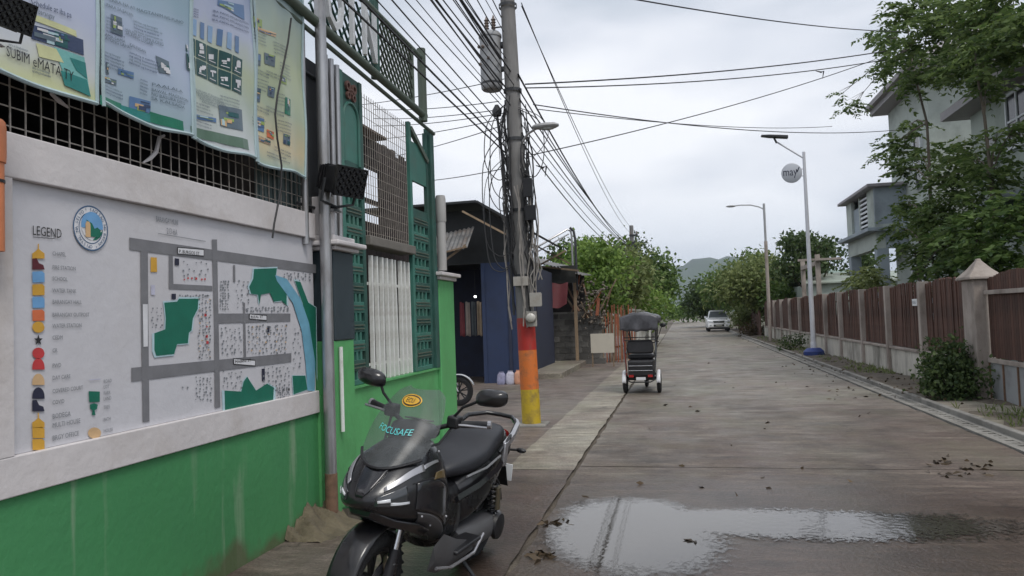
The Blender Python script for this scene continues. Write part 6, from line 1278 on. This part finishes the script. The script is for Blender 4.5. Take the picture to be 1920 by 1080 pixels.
# ================================================================== SCOOTER parked in front of the wall
sc = thing('scooter', 'matte black adventure scooter leaning on its stand beside the green wall', 'scooter', (-1.67, 4.58, -.01), rot=(R(-9), 0, R(-99))); sc.scale = (1.04,) * 3
M_matte = pm('matte_black_paint', (.009, .009, .011), .28, .3, 5., .015, 90., dirt=(.035, .033, .03), dirt_amt=.3, dscale=5., coat=.35); M_gloss = pm('gloss_black_paint', (.012, .012, .015), .14, .2, 4., 0, coat=.5); M_grey = pm('satin_grey_panel', (.10, .10, .105), .42, .12, 5., .02, metal=.3); M_seat = pm('seat_vinyl', (.018, .019, .024), .5, .2, 7., .12, 120.)
M_silv = pm('silver_trim', (.42, .42, .44), .3, .1, 6., 0, metal=.7); M_gold = pm('fork_gold', (.30, .27, .2), .3, .1, 6., 0, metal=.9)
def S(b, name, m, smooth=40, parent=None, **k): return b.build(name, m, parent or sc, world=False, smooth=smooth, **k)
def ring(x, w, z0, z1, e=.75, n=20, wt=None, y0=0):
    wt = wt if wt is not None else w; out = []
    for k in range(n):
        a = 2 * math.pi * k / n; ca, sa = math.cos(a), math.sin(a); t_ = (sa + 1) / 2; ww = w + (wt - w) * t_
        out.append((x, y0 + ww * math.copysign(abs(ca) ** e, ca), (z0 + z1) / 2 + (z1 - z0) / 2 * math.copysign(abs(sa) ** e, sa)))
    return out
# wheels
fw = wheel(sc, (.66, 0, .275), .275, .11, M_tyre, M_alloy, 5, 'front_wheel'); rw = wheel(sc, (-.66, 0, .27), .27, .135, M_tyre, M_alloy, 5, 'rear_wheel')
b = MB()
for k in range(30):
    a = 2 * math.pi * k / 30
    for s in (-1, 1): b.bar((.272 * math.cos(a), s * .012, .272 * math.sin(a)), (.264 * math.cos(a + .09), s * .048, .264 * math.sin(a + .09)), .016, .012)
t_ = b.build('tread_blocks', M_tyre, fw, world=False); b2 = t_.copy(); COL.objects.link(b2); b2.parent = rw
S(MB().lathe([(.06, .058), (.12, .06), (.12, .064), (.06, .066)], (.66, 0, .275), 24, 'y', cap=False), 'brake_disc', M_chrome); S(MB().box(.56, .64, .05, .09, .33, .43), 'brake_caliper', M_gold, bevel=.012)
# front fender and forks
S(MB().grid(lambda u, v: (.66 + .315 * math.cos(R(-8 + 150 * u)), (-.085 + .17 * v) * (1 - .25 * abs(u - .45)), .275 + .315 * math.sin(R(-8 + 150 * u)) + .022 * math.sin(math.pi * v)), 20, 8), 'front_fender', M_matte, 60, solid=.01)
for s in (-1, 1):
    S(MB().tube([(.66, .095 * s, .275), (.60, .095 * s, .46)], .028, 12), 'fork_slider', M_black); S(MB().tube([(.60, .095 * s, .45), (.485, .095 * s, .82)], .019, 12), 'fork_tube', M_chrome)
    S(MB().box(.60, .64, .07 * s if s > 0 else -.125, .125 if s > 0 else .07 * s, .32, .40), 'fork_guard', M_matte, bevel=.01)
S(MB().box(.47, .53, -.13, .13, .70, .76), 'fork_yoke', M_black, bevel=.015)
# front fairing: beak, cheeks, chin
FT = np.array([(.865, .02, .742, .765, .015), (.855, .06, .725, .785, .045), (.82, .135, .70, .82, .09), (.74, .215, .655, .885, .145), (.63, .27, .61, .96, .175), (.50, .30, .56, 1.01, .18), (.36, .295, .48, 1.025, .175), (.24, .25, .40, .985, .15), (.16, .20, .36, .90, .12)])[::-1]
def fpar(x):
    i = int(np.clip(np.searchsorted(FT[:, 0], x) - 1, 0, len(FT) - 2)); t_ = (x - FT[i, 0]) / (FT[i + 1, 0] - FT[i, 0]); p0, p1, p2, p3 = FT[max(i - 1, 0)], FT[i], FT[i + 1], FT[min(i + 2, len(FT) - 1)]
    h = p2[0] - p1[0]; m1 = (p2 - p0) / max(1e-6, p2[0] - p0[0]) * h; m2 = (p3 - p1) / max(1e-6, p3[0] - p1[0]) * h
    return (p1 * (2 * t_ ** 3 - 3 * t_ ** 2 + 1) + m1 * (t_ ** 3 - 2 * t_ ** 2 + t_) + p2 * (3 * t_ ** 2 - 2 * t_ ** 3) + m2 * (t_ ** 3 - t_ ** 2))[1:]
def fpt(x, a, off=0., e=.72):
    w, z0, z1, wt = fpar(x); a = R(a); ca, sa = math.cos(a), math.sin(a); ww = w + (wt - w) * (sa + 1) / 2 + off
    return (x + off * .6, ww * math.copysign(abs(ca) ** e, ca), (z0 + z1) / 2 + ((z1 - z0) / 2 + off) * math.copysign(abs(sa) ** e, sa))
S(MB().loft([[fpt(x, 360 * k / 40) for k in range(40)] for x in list(np.linspace(.865, .82, 5)) + list(np.linspace(.80, .16, 22))]), 'front_fairing', M_matte, 60)
def fpatch(name, q, m, s, off=.005, n=10, parent=None, th=.006):
    """a panel lying on the fairing; q = four (x, angle) corners"""
    def fn(u, v):
        x = (1 - u) * (1 - v) * q[0][0] + u * (1 - v) * q[1][0] + u * v * q[2][0] + (1 - u) * v * q[3][0]; a = (1 - u) * (1 - v) * q[0][1] + u * (1 - v) * q[1][1] + u * v * q[2][1] + (1 - u) * v * q[3][1]
        return fpt(x, a if s > 0 else 180 - a, off)
    return S(MB().grid(fn, n, n), name, m, 60, parent=parent, solid=th)
S(MB().loft([[(x, y * w, z) for y, z in ((-1, z1), (-.75, z0), (.75, z0), (1, z1), (.8, z1 + .02), (-.8, z1 + .02))] for x, w, z0, z1 in ((.83, .07, .675, .71), (.74, .17, .62, .66), (.60, .225, .57, .62), (.48, .235, .51, .56))]), 'chin_guard', M_gloss, 35, bevel=.008)
M_lens_s = pm('scooter_lamp_glass', (.03, .033, .037), .05, .2, 5., 0, coat=1.)
for s in (-1, 1):
    hl = fpatch('headlight', [(.842, -8), (.705, -6), (.70, 20), (.835, 28)], M_lens_s, s, .005)
    fpatch('led', [(.835, 2), (.79, 1), (.79, 9), (.834, 11)], pm('led_pale', (.75, .77, .8), .1, .05, 5., 0), s, .0085, 3, hl); fpatch('running_light', [(.79, -3), (.70, -4), (.70, -1.5), (.79, .5)], M_head, s, .0085, 6, hl)
    fpatch('brow_trim', [(.80, 34), (.56, 23), (.55, 33), (.79, 46)], M_silv, s, .007, 12); fpatch('brow_tail', [(.56, 25), (.40, 26), (.40, 29), (.56, 31)], M_silv, s, .006, 8)
    fpatch('side_cowl', [(.66, -16), (.26, -34), (.20, -2), (.64, 14)], M_gloss, s, .006, 14); fpatch('lower_cowl', [(.58, -60), (.24, -70), (.24, -38), (.64, -22)], M_grey, s, .006, 12)
    fpatch('panel_gap', [(.66, 15), (.22, -1), (.22, 0.5), (.66, 16.5)], M_black, s, .0075, 12); fpatch('indicator', [(.50, 8), (.34, 8), (.34, 17), (.46, 15)], pm('smoked_lamp', (.10, .07, .03), .1, .2, 4., 0), s, .008, 8)
    for (bx, ba) in ((.60, -30), (.30, -20), (.34, 40), (.46, -48)):
        q = fpt(bx, ba if s > 0 else 180 - ba, .008); S(MB().ball(q, .007, 8, 5), 'bolt_head', M_silv)
    S(MB().loft([[(x, s * y, z) for y, z in ((.20, z0), (.245, (z0 + z1) / 2), (.225, z1))] for x, z0, z1 in ((.40, .30, .44), (.28, .25, .48), (.10, .23, .40), (-.12, .23, .33))]), 'lower_panel', M_grey, 40)
    S(MB().tube([(.36, s * .235, .31), (.2, s * .252, .27), (-.14, s * .245, .25), (-.3, s * .23, .32)], .010, 8), 'frame_trim', M_silv)
    S(MB().box(-.18, .16, s * .14 if s > 0 else -.27, .27 if s > 0 else s * .14, .325, .35), 'footboard', M_black, bevel=.01)
fpatch('nose_plate', [(.86, 70), (.70, 72), (.70, 108), (.86, 110)], M_gloss, 1, .006, 10)
# central spine, legshield inside, rear body
S(MB().loft([ring(.24, .17, .34, .90, .8), ring(.12, .15, .30, .74, .8), ring(-.02, .15, .28, .68, .8), ring(-.16, .17, .30, .72, .8)]), 'centre_tunnel', M_matte, 50, sub=1)
S(MB().loft([ring(-.06, .15, .36, .70, .75), ring(-.2, .20, .38, .75, .72, wt=.17), ring(-.42, .225, .44, .80, .72, wt=.18), ring(-.66, .19, .56, .84, .75, wt=.15), ring(-.86, .12, .68, .88, .8), ring(-.98, .05, .78, .88, .85)]), 'rear_body', M_matte, 50, sub=1)
for s in (-1, 1):
    S(MB().loft([[(x, s * (y + d), z + h) for d, h in ((0, -.02), (.014, 0), (0, .03), (-.02, 0))] for x, y, z in ((.02, .165, .60), (-.2, .205, .64), (-.45, .222, .70), (-.7, .185, .77), (-.88, .12, .82))]), 'rear_trim', M_gloss, 50)
    S(MB().tube([(-.08, s * .17, .72), (-.3, s * .205, .74), (-.5, s * .21, .78)], .008, 6), 'seat_piping', M_silv)
# seat: rider dip and raised pillion
S(MB().loft([ring(.06, .06, .70, .77, .8), ring(-.04, .12, .70, .81, .7), ring(-.2, .175, .70, .835, .62), ring(-.36, .185, .72, .85, .62), ring(-.44, .185, .74, .905, .62), ring(-.56, .175, .77, .935, .62), ring(-.74, .14, .80, .94, .65), ring(-.82, .09, .83, .92, .75)]), 'seat', M_seat, 60, sub=1)
# grab rail, tail light, rear fender, number plate
S(MB().tube([(-.50, .20, .80), (-.62, .215, .88), (-.80, .19, .945), (-.93, .10, .96), (-.95, 0, .96), (-.93, -.10, .96), (-.80, -.19, .945), (-.62, -.215, .88), (-.50, -.20, .80)], [.010, .015, .017, .016, .016, .016, .017, .015, .010], 10), 'grab_rail', M_matte); S(MB().loft([[(x, y + d, z + h) for d, h in ((-.008, -.03), (.016, -.02), (.016, .02), (-.008, .03))] for x, y, z in ((-.56, .205, .83), (-.66, .218, .885), (-.80, .195, .935), (-.86, .16, .945))]), 'rail_cover', M_silv, 40)
S(MB().loft([ring(-.95, .085, .80, .86, .8), ring(-1.0, .06, .81, .85, .8)]), 'tail_light', pm('tail_red', (0, 0, 0)), 40); S(MB().loft([[(x, y, z) for y, z in ((-.07, z0), (.07, z0), (.06, z0 + .02), (-.06, z0 + .02))] for x, z0 in ((-.86, .70), (-1.0, .58), (-1.08, .42))]), 'rear_fender', M_black, 30); S(MB().box(-1.09, -1.08, -.09, .09, .46, .58), 'number_plate', M_letter)
for s in (-1, 1):
    S(MB().tube([(-.93, .06 * s, .72), (-.95, .17 * s, .73)], .009, 6).ball((-.95, .19 * s, .73), (.02, .04, .018)), 'rear_indicator', M_black)
    sk = S(MB().tube([(-.64, .15 * s, .30), (-.50, .17 * s, .66)], .018, 10), 'rear_shock', M_chrome); b = MB()
    pts = []
    for k in range(80): a = k * .55; t_ = .12 + .7 * k / 80; pts.append((-.64 + .14 * t_ + .034 * math.cos(a), (.15 + .02 * t_) * s + .034 * math.sin(a), .30 + .36 * t_))
    S(b.tube(pts, .007, 5), 'spring', M_black, parent=sk); S(MB().tube([(-.60, .19 * s, .40), (-.54, .20 * s, .56)], .022, 10), 'reservoir', M_gold, parent=sk)
S(MB().loft([ring(-.10, .10, .22, .38, .8, y0=.06), ring(-.3, .12, .2, .38, .8, y0=.09), ring(-.6, .09, .19, .36, .8, y0=.11), ring(-.76, .06, .2, .34, .8, y0=.12)]), 'engine_case', M_grey, 45); S(MB().lathe([(.09, .19), (.085, .215), (.03, .225)], (-.62, 0, .275), 18, 'y'), 'belt_cover', M_black)
S(MB().tube([(-.2, -.12, .22), (-.45, -.17, .22), (-.6, -.2, .27)], .022, 8), 'exhaust_pipe', M_darkmetal); S(MB().loft([ring(-.5, .04, .22, .30, .9, y0=-.21), ring(-.6, .055, .22, .35, .9, y0=-.22), ring(-.95, .06, .34, .48, .9, y0=-.22), ring(-1.0, .04, .37, .45, .9, y0=-.22)]), 'muffler', M_grey, 45)
S(MB().tube([(-.1, .15, .24), (-.16, .30, .055)], .012, 8).box(-.2, -.13, .28, .33, .045, .058), 'side_stand', M_darkmetal)
S(MB().grid(lambda u, v: (-.66 + .31 * math.cos(R(35 + 130 * u)), -.08 + .16 * v, .27 + .31 * math.sin(R(35 + 130 * u))), 14, 3), 'inner_fender', M_black, 50, solid=.008)
# cockpit
S(MB().loft([ring(.44, .12, .98, 1.06, .8), ring(.36, .14, 1.0, 1.10, .8), ring(.28, .13, 1.0, 1.09, .8), ring(.22, .09, .98, 1.05, .8)]), 'dash', M_black, 45); S(MB().add([(.33, -.08, 1.107), (.33, .08, 1.107), (.26, .075, 1.098), (.26, -.075, 1.098)], [(0, 1, 2, 3)]), 'display', M_glass, solid=.006)
S(MB().tube([(.20, -.36, 1.115), (.26, -.2, 1.10), (.30, -.08, 1.055), (.30, .08, 1.055), (.26, .2, 1.10), (.20, .36, 1.115)], .014, 10), 'handlebar', M_black)
for s in (-1, 1):
    S(MB().tube([(.245, .24 * s, 1.105), (.195, .38 * s, 1.118)], .021, 12), 'grip', M_black); S(MB().tube([(.19, .38 * s, 1.118), (.185, .40 * s, 1.12)], .024, 12), 'bar_end', M_silv)
    S(MB().tube([(.28, .2 * s, 1.10), (.27, .28 * s, 1.108), (.245, .40 * s, 1.112)], .008, 6), 'brake_lever', M_silv); S(MB().box(.22, .30, .17 * s if s > 0 else -.24, .24 if s > 0 else .17 * s, 1.08, 1.15), 'switch_block', M_black, bevel=.012)
    mi = S(MB().tube([(.27, .19 * s, 1.13), (.29, .26 * s, 1.21), (.30, (.36 if s > 0 else .28) * s, 1.265)], .0085, 8), 'mirror', M_black)
    S(MB().loft([[(.30 + d, s * (.43 if s > 0 else .345) + w * math.copysign(abs(math.cos(a)) ** .7, math.cos(a)) * .095, 1.29 + w * math.copysign(abs(math.sin(a)) ** .7, math.sin(a)) * .05 + .012 * math.cos(a) * s) for a in [2 * math.pi * k / 18 for k in range(18)]] for d, w in ((-.018, .94), (-.01, 1), (.015, .92), (.035, .6), (.045, .2))]), 'mirror_shell', M_matte, 50, parent=mi)
    S(MB().ball((.285, s * (.43 if s > 0 else .345), 1.29), (.006, .085, .042)), 'mirror_glass', M_chrome, parent=mi)
# windscreen
def scr(u, v, k=0):
    y = (u - .5) * 2; w = .185 + .03 * math.sin(math.pi * min(1, v * .95)) - .06 * v ** 2
    if v > .88: w *= 1 - ((v - .88) / .12) ** 2 * .30
    return (.735 - .38 * v - (.16 - .07 * v) * y * y + k, y * w, .905 + .375 * v + .045 * y * y * (1 - v) + k * .5)
gm = bpy.data.materials.new('screen_acrylic'); gm.use_nodes = True; t = gm.node_tree; bs = t.nodes['Principled BSDF']; bs.inputs['Base Color'].default_value = (.30, .32, .33, 1); bs.inputs['Roughness'].default_value = .22
tr = N(t, 'ShaderNodeBsdfTransparent'); tr.inputs[0].default_value = (.60, .63, .63, 1); mxs = N(t, 'ShaderNodeMixShader'); gn = N(t, 'ShaderNodeTexNoise', i_Scale=5.); gr_ = N(t, 'ShaderNodeMapRange'); gr_.inputs[3].default_value = .12; gr_.inputs[4].default_value = .30
t.links.new(gn.outputs[0], gr_.inputs[0]); t.links.new(gr_.outputs[0], mxs.inputs[0]); t.links.new(tr.outputs[0], mxs.inputs[1]); t.links.new(bs.outputs[0], mxs.inputs[2]); t.links.new(mxs.outputs[0], t.nodes['Material Output'].inputs[0])
ws_ = S(MB().grid(scr, 40, 40), 'windscreen', gm, 179)
S(MB().tube([scr(u, 0, .003) for u in np.linspace(0, 1, 12)], .008, 6), 'screen_seal', M_black, parent=ws_)
I_cyan = ink('cyan', c255(90, 196, 196), .4); I_yl = ink('stickeryellow', c255(206, 160, 50), .4)
def screen_text(txt, h, u0, v0, m, k=.006, sc_=1.0):
    o = text_mesh(txt, h, lambda a, c: scr(u0 + a * sc_, v0 + c, k), 'decal_lettering', m, sc); o.parent = ws_; o.matrix_parent_inverse = Matrix.Identity(4); return o
# letters read from the front: u runs towards the rider's left, which is the viewer's right
screen_text('FOCUSAFE', .115, .22, .40, I_cyan, .006, .95)
def oval(r1, r2, m, k, name, hole=0):
    b = MB(); n = 24; vs = [scr(.5 + r1 * math.cos(2 * math.pi * i / n), .84 + r2 * math.sin(2 * math.pi * i / n), k) for i in range(n)]; b.add(vs, [tuple(range(n))]); o = b.build(name, m, sc, world=False); o.parent = ws_; return o
oval(.19, .085, I_yl, .005, 'oval_sticker'); oval(.17, .07, I_black, .0062, 'oval_sticker'); oval(.15, .055, I_yl, .0074, 'oval_sticker'); screen_text('ECU', .085, .41, .812, I_black, .0088, 1.0)
# key fob ribbon and helmet hook sized bits by the grab rail
S(MB().box(-.60, -.54, .20, .225, .70, .86), 'side_bracket', M_silv, bevel=.008)
for s in (-1, 1): S(MB().tube([(.27, .2 * s, 1.09), (.36, .17 * s, 1.0), (.46, .12 * s, .98), (.50, .10 * s, .90), (.5, .09 * s, .78)], .007, 6), 'control_cable', M_black)
S(MB().tube([(.5, .1, .78), (.56, .13, .6), (.6, .1, .42)], .006, 6), 'brake_hose', M_black)
# ================================================================== THE AIR
hz = MB().box(-3450, 3650, -230, 4350, -2, 300).build('haze', bpy.data.materials.new('haze_air')); tag(hz, kind='stuff')
hm = bpy.data.materials['haze_air']; hm.use_nodes = True; t = hm.node_tree; t.nodes.clear(); o_ = N(t, 'ShaderNodeOutputMaterial'); pv = N(t, 'ShaderNodeVolumePrincipled'); pv.inputs['Color'].default_value = (.80, .89, 1, 1); pv.inputs['Density'].default_value = .00014; pv.inputs['Anisotropy'].default_value = .2
t.links.new(pv.outputs[0], o_.inputs['Volume'])
